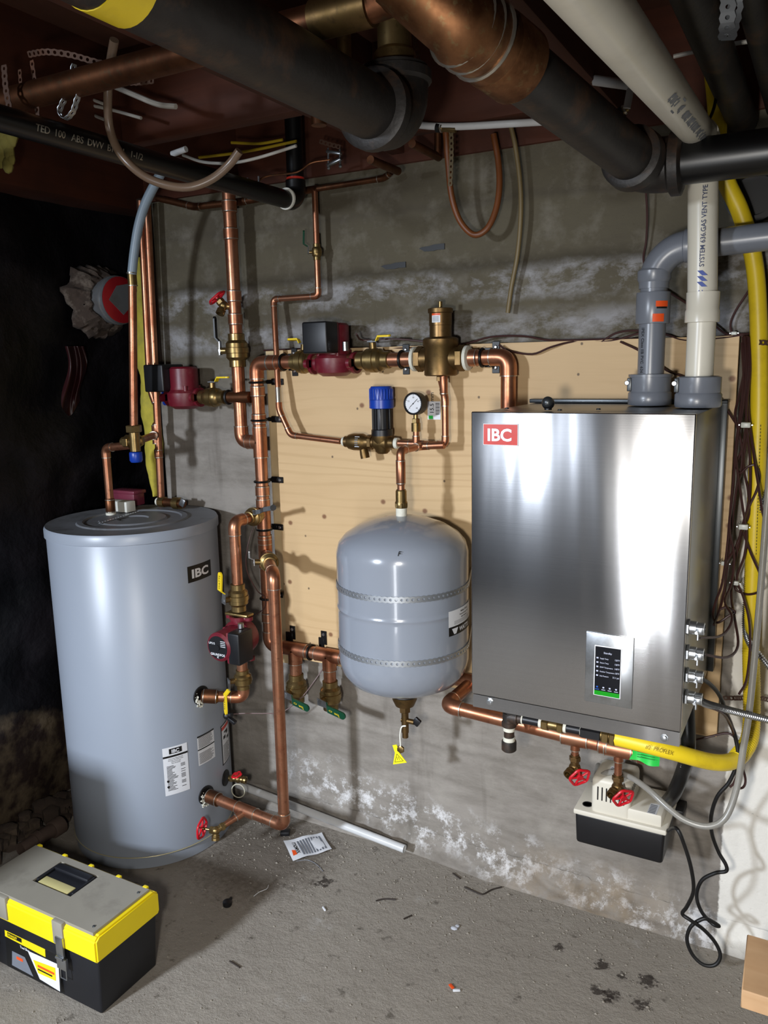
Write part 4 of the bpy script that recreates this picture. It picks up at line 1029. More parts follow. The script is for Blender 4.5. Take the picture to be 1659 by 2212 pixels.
topB = P(317, 432, -yB); run(t, [V((bb.x, yB, TZ)), V((topB.x, yB, topB.z))], .0120)
tee(t, jx, (0, 0, 1), -rd, .0125)
for py in (925, 980): coupling(t, (bb.x + .004, yB, P(345, py, -yB).z), (0, 0, 1), .0125, .026)
ball_valve('ball valve with a blue lever on the tall pipe behind the tank', (bb.x + (topB.x - bb.x) * (zj - TZ) / (topB.z - TZ), yB, zj), (0, 0, 1), .0125, (1, -.3, 0), (.04, 0, -1), BLUEH, .075, .075, 'WATTS', None, BRASS)
x2 = bb.x - .042
t = thing('hot_water_pipe', 'second tall copper pipe running close beside the first behind the tank', 'pipe', (x2, yB + .0, zj))
lk = lambda z: bb.x + (topB.x - bb.x) * (z - TZ) / (topB.z - TZ)
run(t, [V((lk(zj - .085), yB, zj - .085)), V((lk(zj) - .018, yB, zj - .05)), V((lk(zj) - .027, yB, zj - .01)), V((lk(topB.z) - .026, yB, topB.z))], .0110)
hose('pex_pipe', 'pale blue plastic pipe curving up from brass adapter to the ceiling', 'pipe', [V((xk, yA, zk + .02)), P(290, 545, -yA), P(299, 490, -yA), P(314, 440, -yA), P(340, 388, -yA), P(364, 345, -yA)], .0135, PEXB, 16)
# relief valve at the back of the lid
c = Z(372, 1086, TZ + .02); t = thing('relief_valve', 'brass relief valve with zinc lever lying along the back of the tank lid', 'valve', c)
m = mb(COPPER_OLD).cyl(c + V((-.05, .0, .0)), c + V((.05, 0, 0)), .014); m.m(BRASS).cyl(c + V((-.055, 0, 0)), c + V((-.03, 0, 0)), .018, 8); m.cyl(c + V((.01, 0, 0)), c + V((.035, 0, 0)), .02, 16); m.m(TEFLON).cyl(c + V((-.066, 0, 0)), c + V((-.055, 0, 0)), .013); m.build('body', None, t)
mb(CHROME).box(c + V((.055, -.012, .006)), (.02, .006, .026), Matrix.Rotation(.5, 3, 'Y'), .002).build('lever', None, t)
# strap offcut on the lid
a, b = Z(212, 1131, TZ + .003), Z(300, 1105, TZ + .003)
L, f = polypath([a, b]); m = mb(STRAPM); dd = (b - a).normalized(); strap(m, (L, f), lambda s: V((0, 0, 1)), lambda s: dd.cross(V((0, 0, 1))), .018, .0125, .0032)
tag(m.build('perforated_strap', None), 'straight offcut of perforated strap lying on the tank lid', 'strap')
# black sensor bulb beside the tank below the yellow lever
q = P(490, 1546, .22); m = mb(BLKPL); m.sphere(q, .012); m.box(q + V((.02, 0, -.012)), (.03, .015, .012), Matrix.Rotation(.4, 3, 'Y'), .003); m.cyl(q + V((.0, 0, .004)), q + V((.02, 0, .006)), .007)
tag(m.build('sensor_plug', None), 'black wire connector hanging between the tank and yellow lever', 'connector')
hose('sensor_wire', 'thin brownish wire running from the black connector across to the green levers', 'wire', [P(497, 1543, .2), P(530, 1541, .18), P(575, 1541, .15), P(610, 1538, .12), P(650, 1508, .1), P(680, 1470, .06), P(700, 1440, .045)], .0017, simple('mauve_wire', '#6d5856', .5), 6)
hose('thermostat_wire', 'thin brown wire drooping from the loop valve to the red pump', 'wire', [P(552, 1122, .12), P(535, 1180, .14), P(533, 1230, .14), P(555, 1275, .12), P(572, 1290, .12), P(570, 1315, .13), P(540, 1335, .15), P(523, 1355, .22)], .0017, BROWNW, 6)

# ---- rear pump on the concrete at the left
zp = P(400, 858, .09).z; xc = P(395, 858, .09).x
t3 = pump('dark red circulator pump with black box on the concrete wall behind the tank pipes', (xc + .01, -.09, zp), (1, 0, 0), (0, 0, 1), (-1, -.3, 0), .13, .044, .075, False)
ball_valve('bronze valve with yellow lever on the rear pump behind the copper riser', (P(460, 862, .09).x, -.09, zp), (1, 0, 0), R1 * .9, (0, 0, 1), (.9, .0, .0), YELH, .10, .06)
t = thing('copper_stub_pipe', 'short horizontal copper pipe joining the rear pump to the loop', 'pipe', (xL, -.09, zp))
mb(COPPER_OLD).cyl((P(490, 862, .09).x, -.09, zp), (xL - R1, -.09, zp), R1 * .9).build('pipe', None, t)
m = mb(BLKRUB).torus((P(494, 862, .09).x, -.09, zp), (1, 0, 0), R1, .004).build('band', None, t)

# ================================================================== BOILER PIPING BELOW
yb = -.24; qA_, qB_ = P(964, 1524, .24), P(1395, 1632, .24); xe1 = qA_.x; xend = qB_.x; zb2 = (qA_.z + qB_.z) / 2
zrun = lambda x: qA_.z + (qB_.z - qA_.z) * (x - xe1) / (xend - xe1)
t = thing('boiler_return_pipe', 'copper pipe running along under the boiler with two red wheeled taps', 'pipe', (xe1, yb, zb2))
run(t, [(xe1, -.045, zrun(xe1)), (xe1, yb, zrun(xe1)), (xend, yb, zrun(xend))], .0178)
xt1, xt2 = P(1243, 1590, .24).x, P(1337, 1612, .24).x
for k, x in enumerate((xt1, xt2)):
    zb2 = zrun(x)
    tee(t, (x, yb, zb2), (1, 0, 0), (0, 0, -1), .0185, .010, COPPER, .03)
    mb(COPPER).cyl((x, yb, zb2 - .02), (x, yb, zb2 - (.05, .075)[k]), .009).build('pipe', None, t)
coupling(t, (xt2 - .035, yb, zrun(xt2 - .035)), (1, 0, 0), .0185, .02); coupling(t, (xend - .008, yb, zrun(xend)), (1, 0, 0), .0185, .02)
hose_bib('bronze tap with red wheel hanging under the boiler, left of the two', (xt1, yb, zrun(xt1) - .078), (0, 0, 1), (.62, -.7, -.35), (-.25, -.9, -.3), 'red wheeled taps under the boiler', .024, 1.0)
hose_bib('bronze tap with red wheel hanging in front of the white pump housing', (xt2, yb, zrun(xt2) - .10), (0, 0, 1), (.62, -.7, -.35), (-.25, -.9, -.3), 'red wheeled taps under the boiler', .024, 1.0)
# copper stubs up to the boiler
for x in (-.60, -.33):
    mb(COPPER).cyl((x, yb, zrun(x)), (x, yb, bz0 + .02), .0185).build('pipe', None, t)
# black iron trap and gas train
zg = P(1200, 1567, .33).z; yg = -.33
t = thing('gas_pipe', 'black iron gas nipples with brass valve under the front edge of the boiler', 'pipe', (-.6, yg, zg))
xs = [P(p, 1555, .33).x for p in (1100, 1128, 1168, 1222, 1260, 1300, 1312, 1332)]
m = mb(IRON); m.cyl((xs[0], yg, zg), (xs[1], yg, zg), .013); m.lathe([(.016, -.026), (.018, -.024), (.018, -.014), (.016, -.012), (.016, .01)], (xs[0], yg, zg), (0, 0, 1), 20); m.cyl((xs[0] - .0, yg, zg), (xs[0] + .022, yg, zg), .017)
m.cyl((xs[0], yg, zg), (xs[0], yg, zg - .085), .0125); m.lathe([(.017, -.062), (.018, -.066), (.018, -.085), (.015, -.088)], (xs[0], yg, zg), (0, 0, 1), 20); m.cyl((xs[0], yg, zg), (xs[0], yg, bz0 + .02), .012); m.build('drip_leg', None, t)
m = mb(BLKPL); m.cyl((xs[1], yg, zg), (xs[2], yg, zg), .0105); m.build('nipple', None, t)
m = mb(BLKPL); m.cyl((xs[3], yg, zg), (xs[4], yg, zg), .0105); m.hexa((xs[4] - .004, yg, zg), (xs[5], yg, zg), .017); m.build('nipple', None, t)
m = mb(TEFLON); 
for x in (xs[1], xs[2] + .002, xs[3], xs[4], xs[5] + .002): m.cyl((x - .005, yg, zg), (x + .003, yg, zg), .0125)
m.cyl((xs[0], yg, zg - .064), (xs[0], yg, zg - .052), .0145); m.cyl((xs[0], yg, zg - .036), (xs[0], yg, zg - .026), .0140)
m.build('pipe_dope', None, t, 'white pipe dope on the threads')
m = mb(BRASS); m.cyl((xs[2], yg, zg), (xs[3], yg, zg), .012); m.hexa((xs[2] + .004, yg, zg), (xs[2] + .02, yg, zg), .017); m.hexa((xs[3] - .018, yg, zg), (xs[3] - .004, yg, zg), .017); m.build('brass_valve', None, t)
m = mb(BRASS); m.hexa((xs[5] + .003, yg, zg), (xs[6] + .006, yg, zg), .019); m.cyl((xs[5], yg, zg), (xs[7], yg, zg), .013); m.hexa((xs[6] + .008, yg, zg), (xs[7], yg, zg), .022); m.build('hose_nut', None, t)
# gas hose
gp = [V((xs[7] - .004, yg, zg)), P(1360, 1600, .33), P(1450, 1623, .32), P(1540, 1646, .26), P(1590, 1640, .20), P(1618, 1600, .14), P(1624, 1530, .09), P(1622, 1400, .055), P(1628, 1200, .05), P(1636, 1000, .045), P(1640, 850, .045), P(1638, 680, .05), P(1628, 560, .055), P(1600, 460, .07), P(1568, 390, .09), P(1551, 320, .10), P(1550, 260, .10), P(1545, 195, .10), P(1540, 150, .10)]
t = thing('gas_hose', 'thick yellow gas hose looping from under the boiler up the right side to the ceiling', 'hose', gp[8])
mb(YELCSST).tube(smooth(gp, 7), .0185, 16).build('jacket', None, t)
m = MB().m(YELCSST); ribbed(m, gp[4:8], .0186, .0012, .006, 18); m.build('ribbed_section', None, t)
gm = pipemap(gp[2], gp[3] - gp[2], (-.1, -1, .35), .0186)
mb(simple('dark_yellow_print', '#8a7414', .6)).text(gm, '#2  PROFLEX', -.075, -.004, .012, .0010, 'LEFT').build('hose_print', None, t)
m = mb(simple('long_print', '#6e6420', .6)); gm2 = pipemap(gp[8], gp[10] - gp[8], (-.2, -1, 0), .0186)
for k in range(40): m.patch(gm2, .006 + k * .0075, -.011, .0105 + k * .0075, -.009, .0006)
m.build('printed_line', None, t)
# green tag
a, b = P(1367, 1606, .265), P(1424, 1652, .265); t = thing('inspection_tag', 'bright green paper tag wrapped on the pipe end under the boiler', 'tag', ((a.x+b.x)/2, -.265, b.z))
mp = planemap((a.x, -.265, b.z), (1, 0, 0), (0, 0, 1)); W_, H_ = b.x - a.x, a.z - b.z + .012
m = mb(GREENT); n = 10
g = [[m.vert(V((a.x + W_*i/n + (-.006 if j == 0 and i == 0 else 0), -.265 + .006*math.sin(i*.7) - (.004 if j == 0 else 0), b.z - .004*i/n + H_*j/4))) for j in range(5)] for i in range(n+1)]
for i in range(n):
    for j in range(4): m.face((g[i][j], g[i+1][j], g[i+1][j+1], g[i][j+1]))
m.m(simple('dark_green_print', '#116a2a', .6))
for k in range(5): m.patch(mp, W_*.2, H_*(.25 + .12*k), W_*.85, H_*(.28 + .12*k), .0095)
m.build('tag_sheet', None, t)

# ================================================================== VENT PIPES
zc = bz1
gy = cg.y; RV = .0285
zel = P(1480, 531, -gy).z; xgv = cg.x
t = thing('grey_vent_pipe', 'grey plastic vent pipe rising from the boiler and elbowing away to the right', 'pipe', cg + V((0, 0, .06)))

m = mb(PVCG).cyl((xgv, gy, bz1 + .06), (xgv, gy, zel - .07), RV, 30); m.build('pipe', None, t)
pts = [V((xgv, gy, zel - .085))] + [V((xgv + .07 - .07*math.cos(a), gy, zel - .07 + .07*math.sin(a))) for a in [i*PI/2/12 for i in range(13)]] + [V((xgv + .09, gy, zel))]
mb(PVCG).tube(pts, RV * 1.12, 30).build('elbow', None, t)
z1, z2 = P(1404, 700, -gy).z, P(1408, 632, -gy).z
mb(PVCG).lathe([(RV*1.24, 0), (RV*1.27, .002), (RV*1.27, z2 - z1 - .002), (RV*1.24, z2 - z1)], (xgv, gy, z1), (0, 0, 1), 34).build('coupling', None, t)
z3 = P(1408, 592, -gy).z
mb(PVCG).lathe([(RV*1.12, -.006), (RV*1.24, 0), (RV*1.24, .018), (RV*1.12, .022)], (xgv, gy, z3 - .012), (0, 0, 1), 34).build('socket', None, t)
mb(PVCG).lathe([(RV*1.02, -.004), (RV*1.22, 0), (RV*1.22, .026), (RV*1.14, .03)], (xgv + .062, gy, zel), (1, 0, 0), 34).build('socket', None, t)
mb(PVCG).cyl((xgv + .08, gy, zel), (.9, gy, zel + .04), RV, 30).build('pipe', None, t)
mb(PVCG).lathe([(.038, bz1 + .060), (.047, bz1 + .062), (.047, bz1 + .068), (.032, bz1 + .069)], (xgv, gy, 0), (0, 0, 1), 12).build('flange_nut', None, t)
om = lambda u, v, off: V((xgv + (RV*1.27 + off) * math.cos(math.radians(-62) + u / .038), gy + (RV*1.27 + off) * math.sin(math.radians(-62) + u / .038), z1 + v))
hh = z2 - z1
m = mb(ORANGE).patch(om, -.012, hh*.05, .014, hh*.30, .0008, 6); m.patch(om, -.006, hh*.52, .024, hh*.70, .0008, 6); m.m(INK).patch(om, -.004, hh*.46, .022, hh*.52, .0008, 6)
m.build('orange_sticker', None, t, 'two small orange stickers')
tm = pipemap((xgv, gy, z1 - .004), (0, 0, -1), (-.62, -.8, 0), RV)
mb(simple('dark_print', '#23262c', .6)).text(tm, 'IPEX Class IIB PVC  636', 0.004, .0, .010, .0010, 'LEFT', .012).build('pipe_print', None, t)
# cream pipe
wy = cw.y; xwv = cw.x; RW = .0292
zW = P(1519, 660, -wy).z; zE = P(1520, 300, -wy).z
t = thing('cream_vent_pipe', 'cream plastic gas vent pipe rising from the boiler then sloping up along the ceiling', 'pipe', cw + V((0, 0, .06)))
mb(PVCW).cyl((xwv, wy, bz1 + .055), (xwv, wy, zW), RW * .96, 30).build('pipe', None, t)
eW = P(1519, 300, -wy)
ez = V((eW.x, eW.y, eW.z))
mb(PVCW).cyl((xwv, wy, zW - .01), (ez.x, ez.y, ez.z), RW, 30).build('pipe', None, t)
zc1 = P(1519, 668, -wy).z
mb(PVCW).lathe([(RW, .034), (RW*1.12, .034), (RW*1.10, .0), (RW*1.16, -.004), (RW*1.16, -.026), (RW*1.0, -.027)], (xwv, wy, zc1), (0, 0, 1), 34, cap=False).build('coupling', None, t)
far = P(1306, 30, 1.18)
dw = (far - ez).normalized()
mb(PVCW).cyl(ez - dw * .005, ez + dw * 1.5, RW, 30).build('pipe', None, t)
mb(PVCW).tube([ez + V((0, 0, -.05)), ez + V((0, 0, -.02)), ez + V((0, 0, -.004)) + dw * .008, ez + dw * .03, ez + dw * .05], RW * 1.13, 30).build('elbow', None, t)
tm = pipemap((xwv, wy, P(1519, 640, -wy).z), (0, 0, 1), (-.02, -1, 0), RW)
m = mb(PRBLUE); m.text(tm, 'C', .003, -.003, .011, .0010, 'LEFT', .02)
for k in range(3): m.prism([tm(.017 + k*.011, -.011, .0010), tm(.027 + k*.011, -.001, .0010), tm(.027 + k*.011, .009, .0010), tm(.017 + k*.011, -.001, .0010)], tm(0, 0, .0002) - tm(0, 0, 0))
m.m(simple('dark_blue_print', '#303a5a', .6)); m.text(tm, 'SYSTEM 636.GAS VENT TYPE BH', .056, -.003, .0125, .0010, 'LEFT', .012); m.build('pipe_print', None, t, 'blue printed words along the pipe')
side = V((.65, -.2, -.8)); tm2 = pipemap(ez + dw * .07, -dw, side, RW)
m = mb(PRGREY); pr = lambda u, v, off: tm2(-u, v, off)
for k in range(60):
    if k in (44, 45, 46, 50, 51, 52): continue
    if random.random() < .12: continue
    hgt = random.uniform(.004, .008); m.patch(pr, k * .009, -hgt, k * .009 + .0065, hgt, .0008, 1)
m.build('pipe_print', None, t); m = mb(PRGREY); m.patch(pr, .44, -.012, .465, .012, .0009, 2); m.build('pipe_print', None, t)
# wire tie round elbow
hose('tie_wire', 'twisted dark wire tied round the cream pipe at its bend', 'wire', [P(1549, 200, .3), P(1540, 240, .31), P(1522, 275, .335), P(1500, 298, .33), P(1476, 303, .32)], .003, IRON, 8)

# ================================================================== CONDENSATE PUMP
c0 = P(1240, 1815, .205); c1 = P(1430, 1868, .205)
x0, x1 = c0.x, c1.x + .004; zb_ = (c0.z + c1.z) / 2 - .004; ztp = P(1240, 1748, .205).z - .006; YS = .040
t = thing('condensate_pump', 'condensate pump with white vented housing on a black tank, fixed to the wall', 'pump', ((x0+x1)/2, -.15, zb_))
mb(BLKPL).box2((x0, -.245+YS, zb_), (x1, -.10+YS, ztp), .008, .965, 3).build('reservoir', None, t)
m = mb(CERAM); m.box2((x0 - .003, -.249+YS, ztp - .004), (x1 + .003, -.097+YS, ztp + .010), .004)
m.box2((x0 + .052, -.238+YS, ztp), (x1 - .01, -.112+YS, ztp + .040), .006)
m.box2((x0 + .038, -.240+YS, ztp + .002), (x0 + .134, -.125+YS, ztp + .102), .012, seg=3)
mk = m.build('housing', None, t)
m = mb(BLKPL)
for k in range(7): m.box((x0 + .055 + k * .0105, -.2402+YS, ztp + .062), (.0032, .003, .036), None, .001, 1)
for k in range(5): m.box((x0 + .1335, -.225+YS + k * .012, ztp + .082), (.003, .003, .020), None, .001, 1)
m.build('vent_slots', None, mk)
m = mb(BLKPL).lathe([(.0125, 0), (.0125, .0012), (.010, .0012), (.010, -.0)], (x0 + .024, -.215+YS, ztp + .0102), (0, 0, 1), 20); m.build('inlet_hole', None, mk)
m = mb(PAPER); pmz = planemap((x0 + .07, -.235+YS, ztp + .1022), (1, 0, 0), (0, 1, 0)); m.patch(pmz, 0, 0.02, .03, .07, .0002); m.m(PRGREY)
for k in range(6): m.patch(pmz, .002, .024 + k*.007, .026, .027 + k*.007, .0006)
pz2 = planemap((x1 - .045, -.20, ztp + .0402), (1, 0, 0), (0, 1, 0)); m.m(PAPER).patch(pz2, 0, 0, .022, .05, .0002); m.m(PRGREY)
for k in range(6): m.patch(pz2, .002, .004 + k*.007, .018, .008 + k*.007, .0006)
m.build('printed_label', None, mk)
m = mb(BLKPL); m.cyl((x0 + .028, -.135+YS, ztp + .008), (x0 + .028, -.135+YS, ztp + .04), .009); m.build('discharge_fitting', None, t)
m = mb(BLKPL); m.box2((x1 - .02, -.10+YS, zb_ + .05), (x1 + .02, -.0, ztp - .015), .003); m.box2((x0 + .01, -.10+YS, zb_ + .05), (x0 + .05, -.0, ztp - .015), .003); m.build('wall_bracket', None, t)
DR = [P(1492, 1560, .27), P(1486, 1620, .25), P(1474, 1670, .22), P(1455, 1715, .20), P(1436, 1752, .18)]
DR[0] = V((bx1 + -.02, -.24, bz0 + .005)); DR[-1] = V((x1 - .014, -.12, ztp + .030))
t = thing('drain_hose', 'thick black drain hose curving from the boiler into the condensate pump', 'hose', DR[2])
mb(BLKPIPE).tube(smooth(DR, 8), .0165, 16).build('jacket', None, t)
dm = pipemap(DR[1], DR[2] - DR[1], (-.1, -1, .1), .0165)
mb(PAPER).text(dm, 'MAXFLEX WT', -.01, -.004, .009, .0015, 'LEFT', .01).build('hose_print', None, t)
hose('clear_tube', 'clear plastic tube looping from the pump down and up past the yellow hose', 'tube',
     [V((x0 + .028, -.135+YS, ztp + .035)), V((x0 + .030, -.135+YS, ztp + .08)), P(1290, 1678, .16), P(1320, 1668, .18), P(1360, 1678, .22), P(1400, 1705, .25), P(1440, 1742, .27), P(1480, 1772, .28), P(1530, 1785, .28), P(1568, 1765, .27), P(1592, 1700, .25), P(1605, 1620, .24), P(1618, 1540, .23), P(1632, 1400, .21), P(1645, 1250, .20), P(1658, 1080, .19), P(1672, 900, .18)], .0072, CLEART, 14)
cd = [V((x1 + .002, -.19, ztp - .0)), P(1462, 1790, .26), P(1480, 1830, .26), P(1494, 1880, .25), P(1498, 1925, .23), P(1484, 1958, .20), P(1474, 1974, .19), P(1492, 1988, .19), P(1520, 2008, .18), P(1545, 2036, .17), P(1556, 2064, .17), P(1545, 2084, .175), P(1520, 2084, .18), P(1496, 2062, .18), P(1484, 2030, .18), P(1492, 2002, .18), P(1515, 1986, .175), P(1530, 1986, .17), P(1553, 2000, .16), P(1540, 1996, .15), P(1516, 1970, .15), P(1505, 1935, .15), P(1516, 1902, .15), P(1545, 1886, .15), P(1568, 1882, .15), P(1568, 1868, .15), P(1552, 1840, .15), P(1538, 1800, .16), P(1537, 1760, .18), P(1550, 1720, .2), P(1576, 1688, .2), P(1594, 1640, .2), P(1588, 1590, .2), P(1572, 1550, .22), P(1556, 1505, .26), P(1534, 1478, .32), P(1512, 1464, .38), GL[2] + V((.028, 0, 0))]
hose('power_cord', 'black power cord looping near the floor from the pump up to the boiler', 'cord', cd, .0045, BLKRUB, 10)

# ================================================================== WIRES AND CONDUIT ON THE RIGHT
def wires(label, lists, d=.06, r=.0028, mat=BROWNW, group=None):
    for k, (lb, pts) in enumerate(lists): hose('control_wire', lb, 'wire', [P(x, y, dd) for x, y, dd in pts], r, mat, 8, group, 5)
wg = 'brown control wires on the plywood beside the boiler'
base = [(1612, 728, .05), (1616, 760, .06), (1608, 800, .06)]
wires('', [
 ('brown wire hanging straight then bulging left below the first clip', [(1607, 726, .05), (1611, 760, .06), (1606, 810, .06), (1595, 860, .06), (1588, 900, .07), (1600, 950, .07), (1603, 1000, .07), (1592, 1050, .07), (1585, 1100, .07), (1578, 1160, .08), (1570, 1230, .1), (1562, 1290, .12), (1550, 1330, .16), (1542, 1350, .2)]),
 ('brown wire making a small loop over the plywood edge', [(1611, 726, .05), (1615, 770, .06), (1610, 830, .065), (1612, 900, .065), (1606, 960, .07), (1592, 1000, .07), (1598, 1022, .075), (1616, 1008, .08), (1632, 1006, .08), (1640, 1030, .075), (1634, 1060, .07), (1618, 1095, .07), (1604, 1140, .07), (1590, 1180, .08), (1572, 1210, .1), (1566, 1230, .1)]),
 ('brown wire running down the middle of the bundle to the lowest clip', [(1615, 726, .05), (1619, 770, .06), (1614, 840, .065), (1616, 920, .065), (1606, 1000, .065), (1616, 1060, .065), (1618, 1110, .065), (1606, 1140, .065), (1596, 1180, .07), (1584, 1220, .07), (1586, 1262, .065), (1592, 1275, .065), (1615, 1284, .07), (1640, 1278, .08), (1650, 1262, .09), (1640, 1235, .09), (1622, 1195, .08), (1606, 1150, .07)]),
 ('brown wire drooping right across the yellow hose', [(1604, 728, .05), (1608, 780, .06), (1616, 880, .065), (1625, 960, .075), (1632, 1010, .09), (1640, 1060, .1), (1648, 1110, .1), (1662, 1150, .1)]),
 ('brown wire swinging left to the second boiler gland', [(1609, 728, .055), (1612, 800, .065), (1605, 880, .07), (1590, 960, .08), (1584, 1050, .08), (1576, 1140, .1), (1586, 1200, .1), (1580, 1260, .12), (1566, 1300, .18), (1582, 1335, .24), (1560, 1372, .3), (1510, 1378, .4)]),
 ('brown wire bundled down to the third boiler gland', [(1618, 728, .055), (1620, 800, .065), (1612, 900, .075), (1620, 990, .075), (1618, 1080, .075), (1600, 1150, .075), (1584, 1240, .08), (1580, 1290, .12), (1588, 1340, .2), (1594, 1395, .26), (1570, 1420, .32), (1512, 1412, .4)]),
 ('brown wire dropping past the clips and right toward the hose', [(1602, 740, .055), (1606, 820, .065), (1598, 900, .075), (1590, 980, .08), (1602, 1080, .08), (1612, 1150, .08), (1608, 1200, .08), (1592, 1250, .08), (1606, 1290, .09), (1618, 1340, .1), (1620, 1400, .12), (1612, 1470, .14), (1596, 1500, .15)]),
 ('brown wire ending in a loose curl beside the boiler cabinet', [(1600, 900, .07), (1588, 1000, .08), (1578, 1100, .09), (1570, 1190, .1), (1560, 1260, .12), (1546, 1300, .14), (1540, 1330, .16), (1550, 1345, .18), (1575, 1330, .18), (1588, 1322, .18), (1570, 1312, .18), (1556, 1316, .18)]),
 ('brown wire from lowest gland dropping to the small tie', [(1502, 1510, .42), (1525, 1525, .36), (1560, 1540, .3), (1580, 1570, .22), (1592, 1620, .18), (1594, 1660, .16), (1586, 1690, .16), (1577, 1700, .16)]),
 ('brown wire from lowest gland bending down behind the black cord', [(1502, 1507, .42), (1530, 1518, .34), (1566, 1535, .26), (1586, 1580, .2), (1598, 1640, .18), (1610, 1680, .17), (1606, 1700, .17), (1590, 1704, .16)]),
 ('short brown wire pinned across the bottom of the plywood', [(1495, 1600, .06), (1530, 1592, .05), (1572, 1584, .05), (1594, 1600, .06), (1602, 1604, .07)]),
], group=wg)
wg2 = 'brown wires along the top of the plywood'
wires('', [
 ('brown wire lying along the top edge of the plywood from the air separator', [(570, 757, .02), (700, 752, .02), (860, 752, .03), (990, 745, .03), (1060, 728, .03), (1130, 726, .03), (1190, 735, .03), (1300, 733, .03), (1400, 732, .02), (1500, 732, .02), (1600, 722, .03), (1640, 720, .03)]),
 ('brown wire humping up over the plywood edge behind the grey vent', [(1300, 738, .03), (1330, 720, .03), (1370, 714, .03), (1430, 720, .03), (1480, 735, .03), (1560, 730, .03), (1615, 722, .03)]),
 ('brown wire sagging onto the plywood right of the loop corner', [(1078, 745, .05), (1100, 758, .05), (1150, 765, .045), (1190, 750, .045), (1240, 738, .03), (1320, 736, .03), (1380, 720, .03)]),
 ('brown wire falling diagonally behind both vent pipes', [(1340, 738, .04), (1385, 760, .045), (1440, 800, .045), (1480, 815, .045), (1530, 845, .05), (1560, 870, .05), (1590, 915, .06), (1602, 925, .07)]),
 ('brown wire slanting down from the hole behind the grey pipe to the plywood', [(1400, 600, .02), (1440, 628, .02), (1490, 660, .02), (1540, 700, .02), (1570, 722, .02), (1600, 724, .03)]),
 ('brown wire dropping from the ceiling above the grey elbow', [(1394, 395, .04), (1398, 460, .03), (1396, 520, .02), (1390, 560, .02), (1400, 600, .02)]),
 ('brown wire arching up the concrete toward the yellow hose', [(1582, 722, .02), (1578, 700, .02), (1590, 670, .02), (1622, 620, .02), (1640, 580, .02), (1645, 540, .03)]),
 ('brown wire from the upper pump toward the air separator', [(770, 722, .11), (785, 735, .06), (850, 732, .05), (920, 738, .05), (985, 745, .04)]),
], group=wg2, r=.0026)
for k, (px, py, s_, lab) in enumerate(((1611, 918, 1.1, 'highest, below the plywood top'), (1606, 1138, 1.1, 'second, at mid height'), (1566, 1217, .9, 'third, close to the boiler side'), (1588, 1259, .9, 'lowest, above the wire curls'), (1586, 720, .7, 'tiny one at the plywood top edge'))):
    q = P(px, py, .085 if k < 4 else .03); m = mb(simple('cable_clip_plastic', '#c9ccc4', .35)); m.box(q, (.018 * s_, .012, .011 * s_), None, .002); m.m(CHROME).cyl(q + V((.012 * s_, -.004, 0)), q + V((.012 * s_, .05, 0)), .0016, 6); m.cyl(q + V((-.012 * s_, -.004, 0)), q + V((-.012 * s_, .05, 0)), .0016, 6)
    tag(m.build('cable_clip', None), 'small pale cable clip on the brown wires, ' + lab, 'clip', 'cable clips on the brown wires')
t = None
m = MB().m(CHROME); ribbed(m, [GL[3] + V((.02, 0, 0)), P(1525, 1520, .36), P(1560, 1530, .3), P(1610, 1543, .25), P(1680, 1560, .2)], .0062, .0022, .0052, 12)
tag(m.build('flexible_conduit', None, sharp=80), 'flexible steel conduit running right from the lowest boiler gland', 'conduit')
m = MB().m(CHROME); ribbed(m, [P(1675, 1030, .06), P(1655, 1065, .06), P(1634, 1120, .055), P(1626, 1160, .055), P(1618, 1200, .055), P(1612, 1300, .055), P(1610, 1360, .06), P(1622, 1395, .09), P(1640, 1415, .11), P(1668, 1450, .12)], .0058, .002, .005, 12)
tag(m.build('flexible_conduit', None, sharp=80), 'flexible steel conduit snaking behind and along the yellow hose', 'conduit')
hang_strap('rusty perforated strap pinned across the yellow hose near the plywood bottom', [P(1562, 1508, .036), P(1585, 1508, .04), P(1604, 1508, .085), P(1640, 1508, .085), P(1662, 1512, .05)], (0, 0, 1), RUSTY, None, .012)
hang_strap('rusty perforated strap pinned across the yellow hose at the plywood top', [P(1626, 739, .036), P(1634, 739, .05), P(1645, 740, .075), P(1665, 741, .06)], (0, 0, 1), RUSTY, None, .012)

# ================================================================== CEILING SERVICES
# big cast iron pipe 1
rI = .052
e1 = Z(855, 262, 1.94); s1 = V((e1.x, -2.6, 1.94)); x1_ = e1.x
t = thing('cast_iron_drain', 'big black cast iron drain pipe under the joists ending in an elbow left of centre', 'pipe', e1)
mb(IRON).cyl((x1_, -3.0, 1.945), (x1_, e1.y - .055, 1.94), rI, 34).build('pipe', None, t)
pts = [V((x1_, e1.y - .075, 1.94))] + [V((x1_, e1.y - .06 + .06 * math.sin(a), 1.94 + .06 - .06 * math.cos(a))) for a in [i * PI/2/8 for i in range(9)]] + [V((x1_, e1.y, 2.03))]
mb(IRON).tube(pts, rI * 1.18, 34).build('elbow', None, t)
mb(IRON).lathe([(rI*1.1, 0), (rI*1.32, .006), (rI*1.32, .026), (rI*1.2, .032)], (x1_, e1.y - .098, 1.94), (0, 1, 0), 34).build('hub', None, t)
mb(IRON).lathe([(rI*1.2, 0), (rI*1.3, .006), (rI*1.3, .022), (rI*.9, .026)], (x1_, e1.y, 2.00), (0, 0, 1), 34).build('hub', None, t)
mb(YELCSST).lathe([(rI*1.0, 0), (rI*1.025, .0005), (rI*1.025, .055), (rI*1.0, .0555)], (x1_, Z(165, -40, 1.94).y - .03, 1.9416), (0, 1, 0), 34, cap=False).build('yellow_tape', None, t, 'yellow tape band near the top left')
t = thing('bronze_stack_fitting', 'dull bronze stack rising from the left iron elbow through the ceiling', 'pipe', (x1_, e1.y, 2.02))
